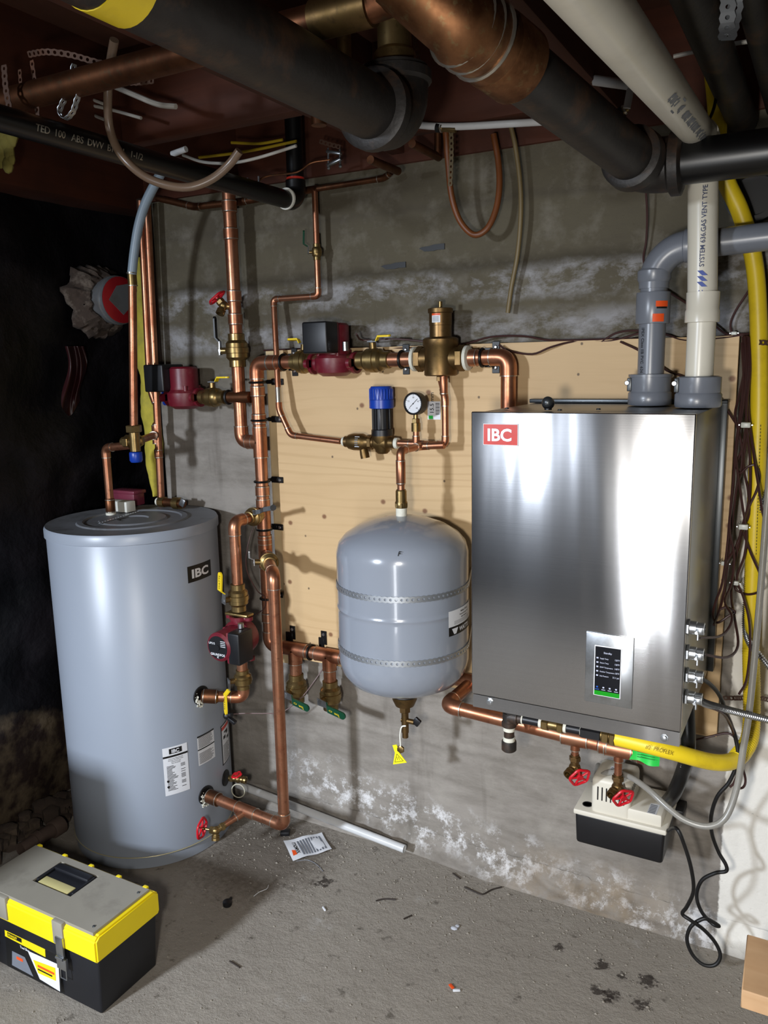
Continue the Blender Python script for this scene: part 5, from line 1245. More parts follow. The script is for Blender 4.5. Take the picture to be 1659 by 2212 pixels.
m = mb(BRASS); m.lathe([(.038, 2.022), (.038, 2.055), (.034, 2.06), (.031, 2.062), (.031, 2.10), (.033, 2.102), (.033, 2.118), (.031, 2.12), (.031, 2.27)], (x1_, e1.y, 0), (0, 0, 1), 26); m.build('stack', None, t)
mb(SOLDER).torus((x1_, e1.y, 2.026), (0, 0, 1), .041, .006).build('lead_ring', None, t, 'pale lead ring')
# 2 vertical coppers beside
for k, (px, py, d, r, lab, mt) in enumerate(((683, 90, .55, .016, 'copper pipe rising behind the black drain, left of the green streaked one', COPPER_OLD), (744, 110, .5, .0145, 'green streaked bronze pipe rising behind the black drain', BRASS))):
    q = P(px, py, d); t = thing('copper_pipe', lab, 'pipe', (q.x, q.y, 1.98)); mb(mt).cyl((q.x, q.y, 1.985), (q.x, q.y, 2.27), r).build('pipe', None, t); coupling(t, (q.x, q.y, P(px, 60 if k == 0 else 40, d).z), (0, 0, 1), r, .03, mt)
# 2in copper parallel to wall
qa, qb = Z(300, 155, 2.022), Z(60, 205, 2.022)
t = thing('copper_main', 'wide tarnished copper main crossing the ceiling behind the black drain', 'pipe', qa)
yy = (qa.y + qb.y) / 2
mb(COPPER_OLD).cyl((-2.2, yy, 2.025), (x1_ + .02, yy, 2.025), .024, 26).build('pipe', None, t)
mb(COPPER_OLD).tube([V((x1_ + .08, yy, 2.025)), V((x1_ + .14, yy, 2.03)), P(880, -60, 1.06)], .026, 22).build('branch', None, t)
mb(BRONZE).cyl((x1_ + .00, yy, 2.025), (x1_ + .10, yy, 2.025), .029, 26).build('coupling', None, t)
# cast iron 2 with copper hub
e2 = P(1392, 362, .38); s2 = P(1085, 118, .92); d2 = (s2 - e2).normalized(); rJ = .043
t = thing('cast_iron_branch', 'black cast iron branch pipe slanting to an elbow above the boiler, joined to copper', 'pipe', e2)
mb(IRON).cyl(e2 + d2 * .03, s2, rJ, 34).build('pipe', None, t)
h2 = e2 + V((.10, 0, 0))
pts = [e2 + d2 * .07] + [(e2 + d2 * .05) * (1-s)**2 + e2 * 2*s*(1-s) + (e2 + V((.045, 0, 0))) * s*s for s in [i/8 for i in range(9)]] + [e2 + V((.06, 0, 0))]
mb(IRON).tube(pts, rJ * 1.15, 30).build('elbow', None, t)
mb(IRON).lathe([(rJ*1.15, 0), (rJ*1.34, .005), (rJ*1.34, .022), (rJ*1.1, .026)], e2 + V((.045, 0, 0)), (1, 0, 0), 30).build('hub', None, t)
mb(IRON).lathe([(rJ*1.15, 0), (rJ*1.34, .005), (rJ*1.3, .03), (rJ*1.15, .034)], e2 + d2 * .045, d2, 30).build('hub', None, t)
mb(BLKPIPE).cyl(e2 + V((.06, 0, 0)), e2 + V((.9, 0, -.0)), rJ * .92, 30).build('arm', None, t, 'glossier black arm running off to the right')
pf_ = P(985, 42, 1.02); pg = P(860, -70, 1.06)
dd = (pf_ - s2).normalized()
t = thing('copper_drain_fitting', 'huge solder streaked copper drain fitting at the top centre', 'fitting', s2)
m = mb(COPPER_BIG)
m.tube(smooth([s2 - dd * .01, s2 + dd * .05, pf_, pg], 6), [.050] * 6 + [.050] * 6 + [.046] * 7, 34)
m.lathe([(.046, -.04), (.052, -.036), (.052, .02), (.050, .024)], s2, dd, 34, cap=False)
m.m(SOLDER)
for k in range(3): m.torus(s2.lerp(pf_, .45 + .22 * k), dd, .0505, .0035, 34, 6)
m.build('body', None, t)
# black beam/pipes at right
b1 = Z(1545, 110, 2.0)
t = thing('black_steel_pipe', 'long black pipe under the joists running toward the wall at the right', 'pipe', b1)
mb(IRON).cyl((b1.x, -3.0, 2.0), (b1.x, -.02, 2.0), .030, 26).build('pipe', None, t)
b1 = Z(1640, 60, 2.02)
t = thing('black_steel_pipe', 'black pipe crossing the extreme top right corner', 'pipe', b1)
mb(IRON).cyl((b1.x, -3.0, 2.02), (b1.x, -.02, 2.02), .022, 26).build('pipe', None, t)
hang_strap('bright perforated strap folded double hanging at the top right', [P(1572, -20, .75), P(1572, 20, .75), P(1570, 60, .75), P(1568, 84, .76)], (1, .2, 0), STRAPM, None, .022)
hang_strap('bright perforated strap behind the folded one at the top right', [P(1590, -20, .74), P(1588, 15, .74), P(1582, 50, .745), P(1572, 86, .76)], (1, .1, 0), STRAPM, None, .022)
# black vent cap circle on the wall at right
q = P(1628, 420, .02); t = thing('wall_sleeve', 'round black pipe sleeve in the concrete behind the yellow hose', 'sleeve', q)
m = mb(BLKPL); m.lathe([(.046, 0), (.060, .0), (.060, .03), (.046, .03), (.044, .006)], V((q.x, 0, q.z)), (0, -1, 0), 36, cap=False); m.lathe([(0, .004), (.046, .004)], V((q.x, 0, q.z)), (0, -1, 0), 36, cap=False); m.build('sleeve_ring', None, t)
q = P(1625, 450, .02)
# ABS drain
xA_, zA_ = -1.33, 1.944
ya = X(640, 437, xA_).y
t = thing('abs_drain_pipe', 'black plastic drain pipe with white printing running under the joists to an elbow', 'pipe', (xA_, ya, zA_))
mb(BLKPIPE).cyl((xA_, -2.2, zA_), (xA_, ya - .03, zA_ - .002), .0235, 24).build('pipe', None, t)
mb(WHITEP).lathe([(.0235, 0), (.0285, .002), (.0285, .008), (.0235, .009)], (xA_, ya - .052, zA_), (0, 1, 0), 24).build('glue_ring', None, t, 'pale ring at the elbow')
pts = [V((xA_, ya - .05, zA_))] + [V((xA_, ya - .035 + .035 * math.sin(a), zA_ + .035 - .035 * math.cos(a))) for a in [i*PI/2/6 for i in range(7)]] + [V((xA_, ya, zA_ + .055))]
mb(BLKPIPE).tube(pts, .0275, 24).build('elbow', None, t)
mb(BLKPIPE).cyl((xA_, ya, zA_ + .05), (xA_, ya, 2.27), .0235, 24).build('pipe', None, t)
mb(REDBADGE).cyl((xA_, ya, zA_ + .052), (xA_, ya, zA_ + .062), .0245, 24).build('red_band', None, t)
am = pipemap((xA_, X(60, 290, xA_).y, zA_), (0, 1, 0), (1, -.2, -.35), .0235)
m = mb(SOLDER); m.text(am, 'TED  100   ABS  DWV  B181.1   1-1/2', 0, -.004, .017, .0010, 'LEFT', .01); m.build('pipe_print', None, t, 'white printed letters')
# clear U tube
u = [P(247, 86, .85), P(238, 140, .83), P(233, 200, .82), P(235, 265, .80), P(250, 315, .79), P(280, 355, .78), P(320, 385, .76), P(370, 402, .74), P(415, 403, .72), P(460, 385, .70), P(495, 355, .69), P(517, 326, .69)]
hose('clear_tube', 'cloudy tube hanging in a wide U from the joists at the upper left', 'tube', u, .0085, CLEARB, 14)
# straps hanging at upper left
sg = 'rusty perforated straps hanging from the joists'
hang_strap('loop of perforated strap with two shiny spots, hanging left of the U tube', [P(160, 138, .9), P(150, 180, .9), P(138, 215, .9), P(128, 240, .9), P(140, 258, .9), P(158, 242, .9), P(168, 212, .9), P(182, 185, .9), P(186, 168, .9)], (.3, -1, 0), STRAPM, sg)
hang_strap('perforated strap stretched across beside the U tube top', [P(60, 118, .9), P(100, 112, .9), P(150, 118, .88), P(200, 132, .86), P(240, 142, .84)], (0, -.4, 1), RUSTY, sg, .012)
hang_strap('perforated strap hanging down at the far left edge', [P(8, 140, .95), P(12, 190, .95), P(20, 235, .95)], (1, 0, 0), RUSTY, sg)
hang_strap('perforated strap hanging second from the left edge', [P(68, 130, .9), P(76, 190, .9), P(82, 262, .9)], (1, 0, 0), RUSTY, sg, .012)
hang_strap('perforated strap hanging down onto the black printed pipe', [P(42, 150, .9), P(46, 210, .9), P(52, 300, .88)], (1, 0, 0), RUSTY, sg, .010)
hang_strap('short perforated strap piece on the joist left of the black drain', [P(278, 178, .75), P(300, 178, .75), P(332, 174, .75)], (0, 0, 1), RUSTY, sg, .012)
hang_strap('long rusty perforated strap hanging in front of the concrete near the centre', [V((P(978, 205, .16).x, -.16, 2.056)), P(978, 205, .16), P(974, 260, .16), P(975, 330, .15), P(972, 402, .15)], (1, -.2, 0), simple('tan_strap', '#6e6048', .6, .3), sg, .0135)
hang_strap('perforated strap beside the bronze stack', [P(890, 20, .35), P(898, 100, .35), P(906, 140, .35), P(914, 168, .35)], (1, 0, 0), RUSTY, sg, .012)
hang_strap('perforated strap end near the earth clamp under the joist', [P(690, 305, .15), P(712, 312, .15), P(735, 318, .15)], (0, 0, 1), RUSTY, sg, .012)
# brown hoses at centre
hose('brown_tube', 'rust brown tube hanging in a narrow U against the concrete', 'tube', [P(950, 214, .12), P(962, 280, .12), P(968, 350, .11), P(975, 420, .10), P(990, 470, .09), P(1012, 500, .085), P(1032, 507, .085), P(1055, 490, .08), P(1072, 450, .07), P(1079, 400, .06), P(1076, 345, .05), P(1066, 290, .05)], .0078, RUSTHOSE, 12)
hose('brown_tube', 'straight dull brown tube hanging beside the U shaped one', 'tube', [P(1104, 275, .05), P(1114, 320, .045), P(1124, 400, .04), P(1125, 470, .04), P(1118, 550, .035), P(1105, 620, .03), P(1097, 676, .03)], .006, simple('dull_brown_tube', '#6f5f3e', .5, 0, .2), 10)
# white pex runs
pxg = 'white plastic water pipes near the ceiling'
hose('white_water_pipe', 'white pipe running right from the iron elbow to behind the second drain', 'pipe', [P(906, 270, .2), P(940, 273, .2), P(1000, 273, .2), P(1090, 268, .2), P(1190, 262, .2)], .0082, PEXW, 12, pxg, 3)
hose('white_water_pipe', 'short white pipe under the joist left of the cream vent, upper one', 'pipe', [P(1283, 173, .3), P(1366, 184, .3)], .010, PEXW, 12, pxg, 3)
hose('white_water_pipe', 'short white pipe dropping from the upper one left of the cream vent', 'pipe', [P(1363, 186, .3), P(1354, 234, .3)], .0075, PEXW, 12, pxg, 3)
hose('white_water_pipe', 'short white pipe stub emerging from behind the second drain', 'pipe', [P(1306, 240, .28), P(1335, 248, .28)], .0072, PEXW, 12, pxg, 3)
hose('white_water_pipe', 'curved white pipe stub joining the bronze stack', 'pipe', [P(764, 168, .36), P(778, 152, .36), P(812, 142, .36)], .0095, PEXW, 12, pxg, 5)
hose('white_water_pipe', 'stub of white pipe lying on the black printed pipe', 'pipe', [P(372, 333, .5), P(402, 322, .5)], .007, PEXW, 12, pxg, 3)
fg = 'small pipe fittings near the ceiling'
for k, (a, b, d, lab) in enumerate(((((943, 276)), (985, 280), .2, 'brass fitting with black collar on the white pipe right of the iron elbow'), ((1240, 168), (1284, 170), .3, 'brass fitting with black collar at the upper white stub'), ((1335, 247), (1356, 232), .29, 'brass elbow at the lower white stub'), ((812, 140), (832, 142), .36, 'brass fitting with black collar at the bronze stack'))):
    A, B = P(*a, d), P(*b, d); m = mb(BRASS).cyl(A, B, .0075, 12); dn = (B - A).normalized(); m.m(BLKRUB); m.cyl(A, A + dn * .010, .0105, 14); m.m(SOLDER); m.cyl(A + dn * .012, A + dn * .016, .010, 12)
    tag(m.build('pipe_fitting', None), lab, 'fitting', fg)
# electric cables near ceiling
cgp = 'white electric cables stapled to the joists'
for k, (lab, pts) in enumerate((('white cable crossing between the two big drains', [(915, 240, .15), (960, 225, .15), (1020, 218, .15), (1100, 205, .15)]),
    ('white cable drooping at the open end of the U tube', [(395, 335, .35), (440, 350, .35), (500, 352, .35), (560, 340, .35), (640, 315, .35)]),
    ('thick white cable right of the U tube, highest of the bunch', [(243, 185, .6), (290, 205, .6), (340, 225, .6), (380, 230, .6)]),
    ('white cable right of the U tube, second of the bunch', [(100, 215, .55), (180, 225, .55), (240, 237, .55), (305, 255, .55)]),
    ('white cable right of the U tube, third of the bunch', [(160, 230, .55), (200, 248, .55), (235, 262, .55)]),
    ('white cable right of the U tube, lowest of the bunch', [(120, 190, .55), (180, 208, .55), (225, 225, .55)]),
    ('white cable behind the cream vent at the upper right', [(1455, 122, .4), (1500, 112, .4), (1600, 92, .4), (1650, 88, .4)]))):
    hose('electric_cable', lab, 'cable', [P(x, y, d) for x, y, d in pts], .0038 if k != 2 else .006, simple('white_cable', '#a9a49a', .5), 8, cgp)
cg3 = 'yellow electric cables above the black pipe'
for k, (lab, pts) in enumerate((('upper yellow cable above the open end of the U tube', [(500, 308, .2), (560, 310, .2), (610, 302, .2)]), ('lower yellow cable above the open end of the U tube', [(430, 340, .2), (500, 332, .2), (560, 322, .2), (640, 305, .2)]), ('short yellow cable beside the straps at far left', [(-30, 212, .6), (20, 225, .6), (60, 238, .6), (105, 252, .6)]))):
    hose('electric_cable', lab, 'cable', [P(x, y, d) for x, y, d in pts], .0038, simple('yellow_cable', '#a98f1c', .5), 8, cg3)
# small copper pipes at wall top
sg2 = 'small tarnished copper pipes under the joists'
for k, (lab, pts, r) in enumerate((('thin copper pipe running from feed line toward the iron elbow', [(684, 408, .05), (830, 385, .05), (845, 372, .06)], .0078),
    ('thin copper pipe crossing at the top of the wall behind the riser', [(340, 428, .04), (420, 447, .04), (520, 436, .04), (640, 415, .04), (684, 408, .05)], .010),
    ('thin copper pipe elbow end below the iron elbow', [(800, 345, .25), (860, 370, .1)], .010),
    ('thin copper pipe passing under the centre joist', [(890, 310, .2), (948, 340, .05)], .010),
    ('short copper drop under the centre joist', [(945, 212, .06), (946, 335, .06)], .009))):
    q = [P(x, y, d) for x, y, d in pts]; t = thing('copper_pipe', lab, 'pipe', q[0], sg2); run(t, q, r, COPPER_OLD, SOLDER, 1.4)
# earth clamps
for k, (px, py, d, lab) in enumerate(((722, 340, .14, 'zinc earth clamp hanging under the joist'), (548, 405, .22, 'zinc earth clamp on the black pipe beside the riser'))):
    q = P(px, py, d); t = thing('earth_clamp', lab, 'clamp', q, 'zinc earth clamps'); m = mb(CHROME)
    for s_ in (-1, 1): m.box(q + V((0, 0, .012 * s_)), (.045, .012, .008), Matrix.Rotation(.25 * s_, 3, 'Y'), .002); m.cyl(q + V((.018 * s_, 0, -.026)), q + V((.018 * s_, 0, .026)), .0028, 8); m.sphere(q + V((.018 * s_, 0, -.024)), .005, (1, 1, 1), 8)
    m.build('jaws', None, t)
hose('earth_wire', 'bare copper earth wire waving between two zinc clamps', 'wire', [P(555, 392, .22), P(580, 380, .2), P(640, 372, .18), P(672, 352, .16), P(712, 345, .14)], .0028, COPPER_OLD, 8)

# ================================================================== LEFT RECESS: CHIMNEY THIMBLE, INSULATION
c = X(262, 648, -2.14); rt_ = .078
c = V((-2.14, c.y, c.z))
t = thing('flue_thimble', 'galvanised flue stub with red foil cap sticking out of crumbling masonry at left', 'duct', c)
mb(GALV).lathe([(rt_, -.11), (rt_, -.03), (rt_ + .004, -.028), (rt_ + .004, -.018), (rt_, -.016), (rt_, .0)], c, (1, -.1, 0), 40).build('duct', None, t)
mm = planemap(c, (0, 1, 0), (0, 0, 1)); m = mb(FOILRED)
m.lathe([(rt_ * .99, .001), (rt_ * .9, .004), (0, .005)], c, (1, -.1, 0), 30, cap=False); m.build('foil_cap', None, t, 'red foil over the opening')
m = mb(GALV); n_ = V((1, -.1, 0)).normalized(); u_, v_ = V((.1, 1, 0)).normalized(), V((0, 0, 1))
m.prism([c + n_*.006 + u_*a + v_*b for a, b in ((-.055, -.002), (-.02, .045), (.03, .055), (.045, -.01), (.0, -.05))], n_ * .001); m.build('foil_patch', None, t, 'grey metal patch in the foil')
m = mb(MORTAR)
NR, NA = 9, 64; rows = []
for i in range(NR):
    s_ = i / (NR - 1); row = []
    for k in range(NA):
        a = 2*PI*k/NA; R_o = .052 + .03 * mnoise.noise(V((math.cos(a)*2, math.sin(a)*2, 1))) + .012 * mnoise.noise(V((math.cos(a)*7, math.sin(a)*7, 4)))
        rr = rt_ - .004 + R_o * s_; q = c + u_ * rr * math.cos(a) + v_ * rr * math.sin(a)
        q.x = c.x - .052 - .075 * s_ ** 1.6 + .020 * mnoise.fractal(q * 28, 1, 2, 4); row.append(m.vert(q))
    rows.append(row)
for a_, b_ in zip(rows, rows[1:]):
    for k in range(NA): m.face((a_[k], a_[(k+1) % NA], b_[(k+1) % NA], b_[k]))
mo_ = m.build('mortar_collar', None, t, 'rough crumbling mortar round the duct', sharp=20)
so = mo_.modifiers.new('thickness', 'SOLIDIFY'); so.thickness = .03
m = mb(INSUL); n1 = 26; prevs = []
zt_, zb_i = P(320, 560, -.03).z, P(330, 1065, -.03).z
for i in range(n1 * 2 + 1):
    s = i / (n1 * 2); z = zt_ * (1 - s) + zb_i * s; w_ = .036 + .014 * mnoise.noise(V((s * 9, 0, 0))) ; xo = XW - .038 + .010 * mnoise.noise(V((s * 6, 5, 0)))
    if s < .3: w_ *= .5 + s
    if s > .85: w_ *= (1 - s) / .15 * .8 + .2
    ring = [m.vert(V((xo + w_ * math.cos(a) * (1 + .25 * mnoise.noise(V((s*20, a, 1)))), -.012 + .020 * math.sin(a) * (1 + .4 * mnoise.noise(V((s*20, a, 7)))), z))) for a in [2*PI*k/14 for k in range(14)]]
    prevs.append(ring)
for a, b in zip(prevs, prevs[1:]):
    for k in range(14): m.face((a[k], a[(k+1) % 14], b[(k+1) % 14], b[k]))
tag(m.build('insulation_batt', None), 'ragged yellow insulation strip stuffed in the corner behind the tank pipes', 'insulation')
q = X(20, 330, -2.0); m = mb(simple('old_insulation', '#7c7234', .9, 0, .3, 25, 1.0))
for k in range(22): m.sphere(P(8 + random.uniform(-22, 20), 320 + random.uniform(-45, 42), .55), random.uniform(.012, .024), (1, .6, 1.2), 10)
tag(m.build('insulation_batt', None), 'scrap of yellow insulation poking out below the beam at far left', 'insulation')
# old pipe on floor by left wall, rubble
a, b = Z(62, 1825, .035), Z(130, 1782, .035); d_ = (b - a).normalized()
t = thing('old_iron_pipe', 'old dusty iron pipe stub lying on the ground behind the toolbox', 'pipe', a)
OLDI = simple('dusty_iron', '#55453c', .8, .2, .3, 30, .4)
m = mb(OLDI).cyl(a - d_ * .03, b, .022, 20); m.lathe([(.027, 0), (.029, .003), (.029, .04), (.026, .043)], b - d_ * .035, d_, 20); m.lathe([(.027, 0), (.027, .02)], a + d_ * .02, d_, 20); m.build('body', None, t)
m = mb(simple('rubble', '#3d3128', .95, 0, .35, 25, 1.0, dirt=('#6b5c48', .5)))
for k in range(140):
    y = random.uniform(-1.25, -.2); m.sphere(V((-2.27 + random.uniform(0, .10), y, random.uniform(.0, .05))), random.uniform(.015, .045), (random.uniform(.7, 1.2), random.uniform(.7, 1.2), random.uniform(.5, .9)), 7)
o = tag(m.build('rubble', None), 'heap of brown broken rubble along the foot of the dark wall', 'rubble'); o['kind'] = 'stuff'
# red rags/tarpaulin shapes in the dark
m = mb(simple('red_tarp', '#2c0a0d', .45, 0, .4, 10, .2)); n = 24
qa = X(150, 760, -2.17); g = []
for i in range(n + 1):
    row = []
    for j in range(n + 1):
        px = 140 + 8 * math.sin(j * .22) + 40 * i / n; py = 748 + (130 + 20 * math.sin(i * .16)) * j / n
        q = X(px, py, -2.235 + .03 * mnoise.noise(V((i * .13, j * .06, 0)))); row.append(m.vert(q))
    g.append(row)
for i in range(n):
    for j in range(n):
        m.face((g[i][j], g[i+1][j], g[i+1][j+1], g[i][j+1]))
o = m.build('tarpaulin', None, sharp=85)
tag(o, 'dark red crumpled sheet hanging on the black wall left of the pipes', 'sheet')

# ================================================================== FLOOR OBJECTS
t = thing('wooden_crate', 'slatted wooden crate standing by the dark wall in front of the toolbox', 'crate', (-2.04, -1.52, 0))  # added out of view to cast the shadow on the tank's lower left
m = mb(JOIST)
for sx_ in (-2.235, -1.845):
    for k in range(6): m.box2((sx_ - .008, -1.70, .01 + k * .117), (sx_ + .008, -1.35, .115 + k * .117), .002, seg=1)
m.build('side_slats', None, t)
m = mb(JOIST)
for sy_ in (-1.70, -1.35):
    for k in range(6): m.box2((-2.24, sy_ - .008, .01 + k * .117), (-1.84, sy_ + .008, .115 + k * .117), .002, seg=1)
m.build('end_slats', None, t)
for cx_ in (-2.22, -1.86):
    for cy_ in (-1.685, -1.365): mb(JOIST).box2((cx_ - .015, cy_ - .015, 0), (cx_ + .015, cy_ + .015, .70), .002).build('corner_post', None, t)
mb(JOIST).box2((-2.235, -1.70, .695), (-1.845, -1.35, .705), .002).build('lid', None, t)
# toolbox
X0, X1, Y0, Y1, ZT = -1.835, -1.392, -.945, -.742, .218
t = thing('toolbox', 'black and yellow plastic toolbox with a smoky clear lid on the floor', 'toolbox', ((X0+X1)/2, (Y0+Y1)/2, 0))
m = mb(TBB).box2((X0 + .006, Y0 + .008, 0), (X1 - .006, Y1 - .006, .165), .006, .95, 3)
m.box2((X0 + .05, Y0 + .003, .118), (X1 - .12, Y0 + .02, .160), .004); m.build('body', None, t)
m = mb(TBY)
m.prism([V((X0, y, z)) for y, z in ((Y0, .150), (Y0, ZT - .012), (Y0 + .012, ZT - .002), (Y1 - .012, ZT - .002), (Y1, ZT - .012), (Y1, .160), (Y1 - .006, .150))], (X1 - X0, 0, 0))
bmesh.ops.bevel(m.b, geom=[e for e in m.b.edges], offset=.004, segments=2, affect='EDGES')
m.build('yellow_rim', None, t)
m = mb(TBT)
hx0, hx1, hy0, hy1 = X0 + .135, X0 + .275, Y0 + .075, Y0 + .165
lx0, lx1, ly0, ly1 = X0 + .010, X1 - .014, Y0 + .008, Y1 - .018
for (a, b, c_, d_) in ((lx0, ly0, lx1, hy0), (lx0, hy1, lx1, ly1), (lx0, hy0, hx0, hy1), (hx1, hy0, lx1, hy1)): m.box2((a, b, ZT - .004), (c_, d_, ZT + .004), .0)
bmesh.ops.remove_doubles(m.b, verts=m.b.verts, dist=.0001)
for xx in (X0 + .115, X1 - .125): m.box2((xx - .018, Y0 - .004, ZT - .060), (xx + .018, Y0 + .012, ZT + .002), .003)
m.build('clear_lid', None, t, 'scuffed smoky clear lid')
m = mb(TBB).box2((hx0, hy0, ZT - .0035), (hx1, hy1, ZT - .001), .0); m.m(CREAM).box2((hx0 + .012, hy0 + .006, ZT - .002), (hx1 - .02, hy0 + .034, ZT + .001), .002); m.build('handle_well', None, t)
m = mb(TBB); m.box2((hx0 + .008, hy1 - .030, ZT - .002), (hx1 - .008, hy1 - .008, ZT + .010), .005); m.box2((hx0 + .002, hy0 + .01, ZT - .002), (hx0 + .010, hy1 - .008, ZT + .006), .003); m.box2((hx1 - .010, hy0 + .01, ZT - .002), (hx1 - .002, hy1 - .008, ZT + .006), .003); m.build('carry_handle', None, t)
for xx in (X0 + .02, X0 + .12, X0 + .22, X0 + .32, X1 - .03):
    mb(TBY).box((xx, Y1 - .014, ZT + .001), (.014, .010, .008), None, .002).build('hinge', None, t)
for xx, yy_ in ((X1 - .03, Y0 + .025), (X1 - .028, Y1 - .04)):
    mb(DGREY).lathe([(.004, 0), (.003, .002), (0, .002)], (xx, yy_, ZT + .004), (0, 0, 1), 8).build('rivet', None, t)
xl = X1 - .118
for xx in (xl, X0 + .06):
    m = mb(CHROME); m.box((xx, Y0 - .005, .158), (.024, .006, .05), None, .001); m.box((xx, Y0 - .003, .112), (.032, .008, .03), None, .001); m.cyl((xx - .012, Y0 - .009, .13), (xx + .012, Y0 - .009, .13), .004, 10)
    m.tube([(xx - .010, Y0 - .002, .10), (xx - .010, Y0 - .003, .07), (xx + .010, Y0 - .003, .07), (xx + .010, Y0 - .002, .10)], .0018, 6); m.build('latch', None, t)
fm = planemap((X0 + .10, Y0 + .0095, .014), (1, 0, 0), (0, 0.05, 1)); W_, H_ = .20, .101
fm0 = fm; fm = lambda u, v, off: fm0(u, v, off + .0045)
m = mb(INK).patch(fm, 0, 0, W_, H_, .0010); m.m(TBY); m.prism([fm(0, H_, .0014), fm(0, H_*.82, .0014), fm(W_*.75, H_*.78, .0014), fm(W_*.75, H_, .0014)], fm(0, 0, .0004) - fm(0, 0, 0))
m.m(INK).patch(fm, W_*.05, H_*.86, W_*.32, H_*.97, .0022); m.m(TBY).text(fm, 'STANLEY', W_*.06, H_*.885, H_*.085, .0026, 'LEFT', .03)
m.m(PAPER).text(fm, 'Tool Box', W_*.28, H_*.70, H_*.09, .0018, 'LEFT', .02)
m.prism([fm(W_*.42, H_*.72, .0016), fm(W_*.62, H_*.10, .0016), fm(W_*.98, H_*.04, .0016), fm(W_*.98, H_*.75, .0016)], fm(0, 0, .0002) - fm(0, 0, 0))
m.m(TBY).prism([fm(W_*.52, H_*.55, .0022), fm(W_*.60, H_*.25, .0022), fm(W_*.92, H_*.28, .0022), fm(W_*.92, H_*.62, .0022)], fm(0, 0, .0002) - fm(0, 0, 0))
m.m(ORANGE).patch(fm, W_*.6, H_*.42, W_*.9, H_*.48, .0026); m.m(INK).patch(fm, W_*.6, H_*.34, W_*.86, H_*.38, .0026); m.m(PRGREY).prism([fm(W_*.1, H_*.1, .0016), fm(W_*.5, H_*.08, .0016), fm(W_*.36, H_*.5, .0016), fm(W_*.12, H_*.5, .0016)], fm(0, 0, .0002) - fm(0, 0, 0))
m.m(ORANGE).patch(fm, W_*.2, H_*.34, W_*.32, H_*.42, .0022)
m.build('product_label', None, t, 'picture label on the front')

# white pipe offcut on the floor
a, b = P(512, 1694, .066), P(874, 1834, .066); 
t = thing('plastic_pipe_offcut', 'long white plastic pipe lying along the foot of the wall', 'pipe', b)
m = mb(PEXW); m.tube([a, b], .0125, 20, cap=False); dn = (b - a).normalized(); m.build('pipe', None, t)
# leaflet
cs = [Z(*p, .004) for p in ((612, 1818), (695, 1799), (717, 1838), (633, 1860))]
m = mb(PAPER); n = 8; g = []
def lf(s, r, off=0): q = cs[3].lerp(cs[2], s).lerp(cs[0].lerp(cs[1], s), r); return q + V((0, 0, .004 * math.sin(s * 5 + r * 2) ** 2 + .003 * (1 - r) * s + off))
for i in range(n + 1): g.append([m.vert(lf(i/n, j/n)) for j in range(n + 1)])
for i in range(n):
    for j in range(n): m.face((g[i][j], g[i+1][j], g[i+1][j+1], g[i][j+1]))
m.m(PRGREY)
for k in range(9):
    m.face([m.vert(lf(s, r, .0006)) for s, r in ((.30 + .07*k, .1), (.345 + .07*k, .1), (.345 + .07*k, .85), (.30 + .07*k, .85))])
m.m(INK); lm = lambda u, v, off: lf(.22 - v / (cs[1] - cs[0]).length, .05 + .0 + (.93 - .05) - u / (cs[0] - cs[3]).length, off)
m.text(lm, 'LUOMAX', .012, -.004, .016, .0008, 'LEFT', .03)
m.m(ORANGE); m.face([m.vert(lf(s, r, .0007)) for s, r in ((.06, .2), (.16, .2), (.16, .4), (.08, .45))])
tag(m.build('leaflet', None), 'crumpled white printed leaflet lying on the concrete floor', 'paper')
# wood block, bottom right
a = Z(1612, 2019, .10)
t = thing('wood_block', 'raw pine board end sticking in at the bottom right edge', 'wood', (a.x, a.y - .1, 0))
ap = Z(1612, 2017, .30); bp = Z(1601, 2142, .30)
m = mb(PINE); zt_ = .30
p0, p1 = Z(1614, 2017, zt_), Z(1602, 2138, zt_); p2 = Z(1800, 2170, zt_) ; p2 = p1 + (V((1, .0, 0)) * .45); p3 = p0 + V((.45, .0, 0))
m.prism([p0 - V((0, 0, .04)), p1 - V((0, 0, .04)), p2 - V((0, 0, .04)), p3 - V((0, 0, .04))], (0, 0, .04)); bmesh.ops.bevel(m.b, geom=list(m.b.edges), offset=.002, segments=1, affect='EDGES'); m.build('board', None, t)
m = mb(PINE); m.box2((p1.x + .12, p1.y + .01, 0), (p1.x + .16, p0.y - .01, zt_ - .04), .002); m.build('leg', None, t)
m = mb(PINE); m.box2((p1.x + .38, p1.y + .01, 0), (p1.x + .42, p0.y - .01, zt_ - .04), .002); m.build('leg', None, t)
# small debris
q = Z(491, 1950, .008); m = mb(BLKPL); m.lathe([(.012, 0), (.013, .002), (.013, .012), (.010, .014), (0, .014)], (q.x, q.y, 0), (0, 0, 1), 16); m.cyl((q.x, q.y + .008, .010), (q.x, q.y + .018, .012), .004, 8); tag(m.build('dropped_bung', None), 'small black plastic cap on the floor beside the toolbox shadow', 'cap')
q = Z(616, 1800, .006); m = mb(BLKPL).box((q.x, q.y, .008), (.03, .022, .014), Matrix.Rotation(.5, 3, 'Z'), .003); tag(m.build('plastic_clip', None), 'black plastic scrap on the floor under the copper return elbow', 'scrap')
q = Z(574, 1728, .012); m = mb(simple('brick_red', '#9a4a3c', .8, 0, .2, 40, .3)).box((q.x, q.y, .012), (.04, .022, .022), Matrix.Rotation(.6, 3, 'Z'), .006); tag(m.build('red_plastic_bit', None), 'small dull red piece on the floor behind the white pipe', 'scrap')
q = Z(468, 1795, 0)
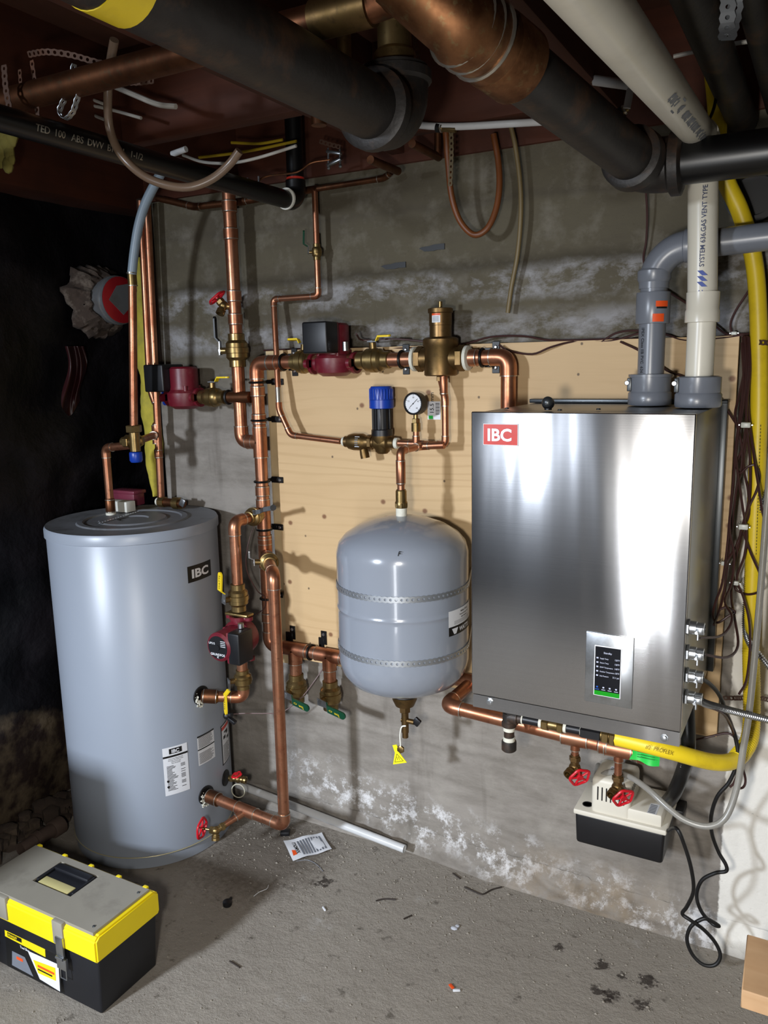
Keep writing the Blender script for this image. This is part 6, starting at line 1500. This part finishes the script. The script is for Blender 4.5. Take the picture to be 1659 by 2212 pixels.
q = Z(982, 2136, .003); m = mb(ORANGE).box(q + V((-.010, .004, 0)), (.016, .008, .003), Matrix.Rotation(-.6, 3, 'Z'), .001); m.m(PAPER).box(q + V((.006, -.002, 0)), (.018, .007, .003), Matrix.Rotation(.5, 3, 'Z'), .001); tag(m.build('wrapper_scrap', None), 'tiny orange and white scrap at the bottom centre of the floor', 'scrap')
q = Z(981, 2005, .004); m = mb(simple('clear_scrap', '#b9bcc4', .3)).sphere(q, .010, (1, .8, .3), 8); m.sphere(q + V((.004, .012, 0)), .006, (1, 1.2, .3), 8); tag(m.build('plastic_scrap', None), 'crumpled clear plastic scrap on the floor right of centre', 'scrap')
q = Z(700, 1963, .003); m = mb(PAPER).box(q, (.018, .005, .004), Matrix.Rotation(-.6, 3, 'Z'), .001); tag(m.build('paper_sliver', None), 'little white sliver on the floor below the leaflet', 'scrap')
tw = simple('dark_twig', '#2b221c', .7)
for lab, pts in (('thin dark twig curving near the wall foot at right', [(1003, 1916), (1025, 1926), (1042, 1932), (1062, 1922), (1084, 1916)]), ('short dark twig on the floor right of the leaflet', [(812, 1946), (830, 1942), (855, 1943)]), ('thick dark splinter on the floor above the bottom scrap', [(872, 1985), (890, 1977)]), ('dark wood chip on the floor near the wall foot', [(978, 1886), (994, 1898)]), ('dark chip on the floor below the toolbox shadow edge', [(496, 2076), (518, 2090)])):
    hose('twig', lab, 'twig', [Z(x, y, .003) for x, y in pts], .0022, tw, 6, None, 4)
hose('string', 'pale curled thread on the floor left of the leaflet', 'thread', [Z(x, y, .002) for x, y in ((548, 1936), (560, 1927), (576, 1920), (580, 1912))], .001, PAPER, 5)
hose('string', 'thin curved wire trailing from the leaflet', 'thread', [Z(x, y, .002) for x, y in ((640, 1860), (665, 1858), (685, 1868), (698, 1882))], .001, PRGREY, 5)
# grit
m = mb(simple('grit', '#8a8378', .95, 0, .4, 60))
rnd = random.Random(3)
def stone(q, r):
    n = len(m.b.verts); m.sphere(q, r, (rnd.uniform(.7, 1.4), rnd.uniform(.7, 1.4), rnd.uniform(.5, .9)), 5)
for k in range(1500):
    x = rnd.uniform(-1.75, .3); y = -.06 - abs(rnd.gauss(0, .16)) if rnd.random() < .6 else rnd.uniform(-1.25, -.08)
    if (x - TC[0])**2 + (y - TC[1])**2 < .08 or (X0 < x < X1 and Y0 < y < Y1): continue
    stone(V((x, y, .001)), rnd.uniform(.0012, .0038))
o = tag(m.build('floor_grit', None), 'fine stones and concrete crumbs scattered over the floor', 'gravel'); o['kind'] = 'stuff'
bpy.context.view_layer.update()
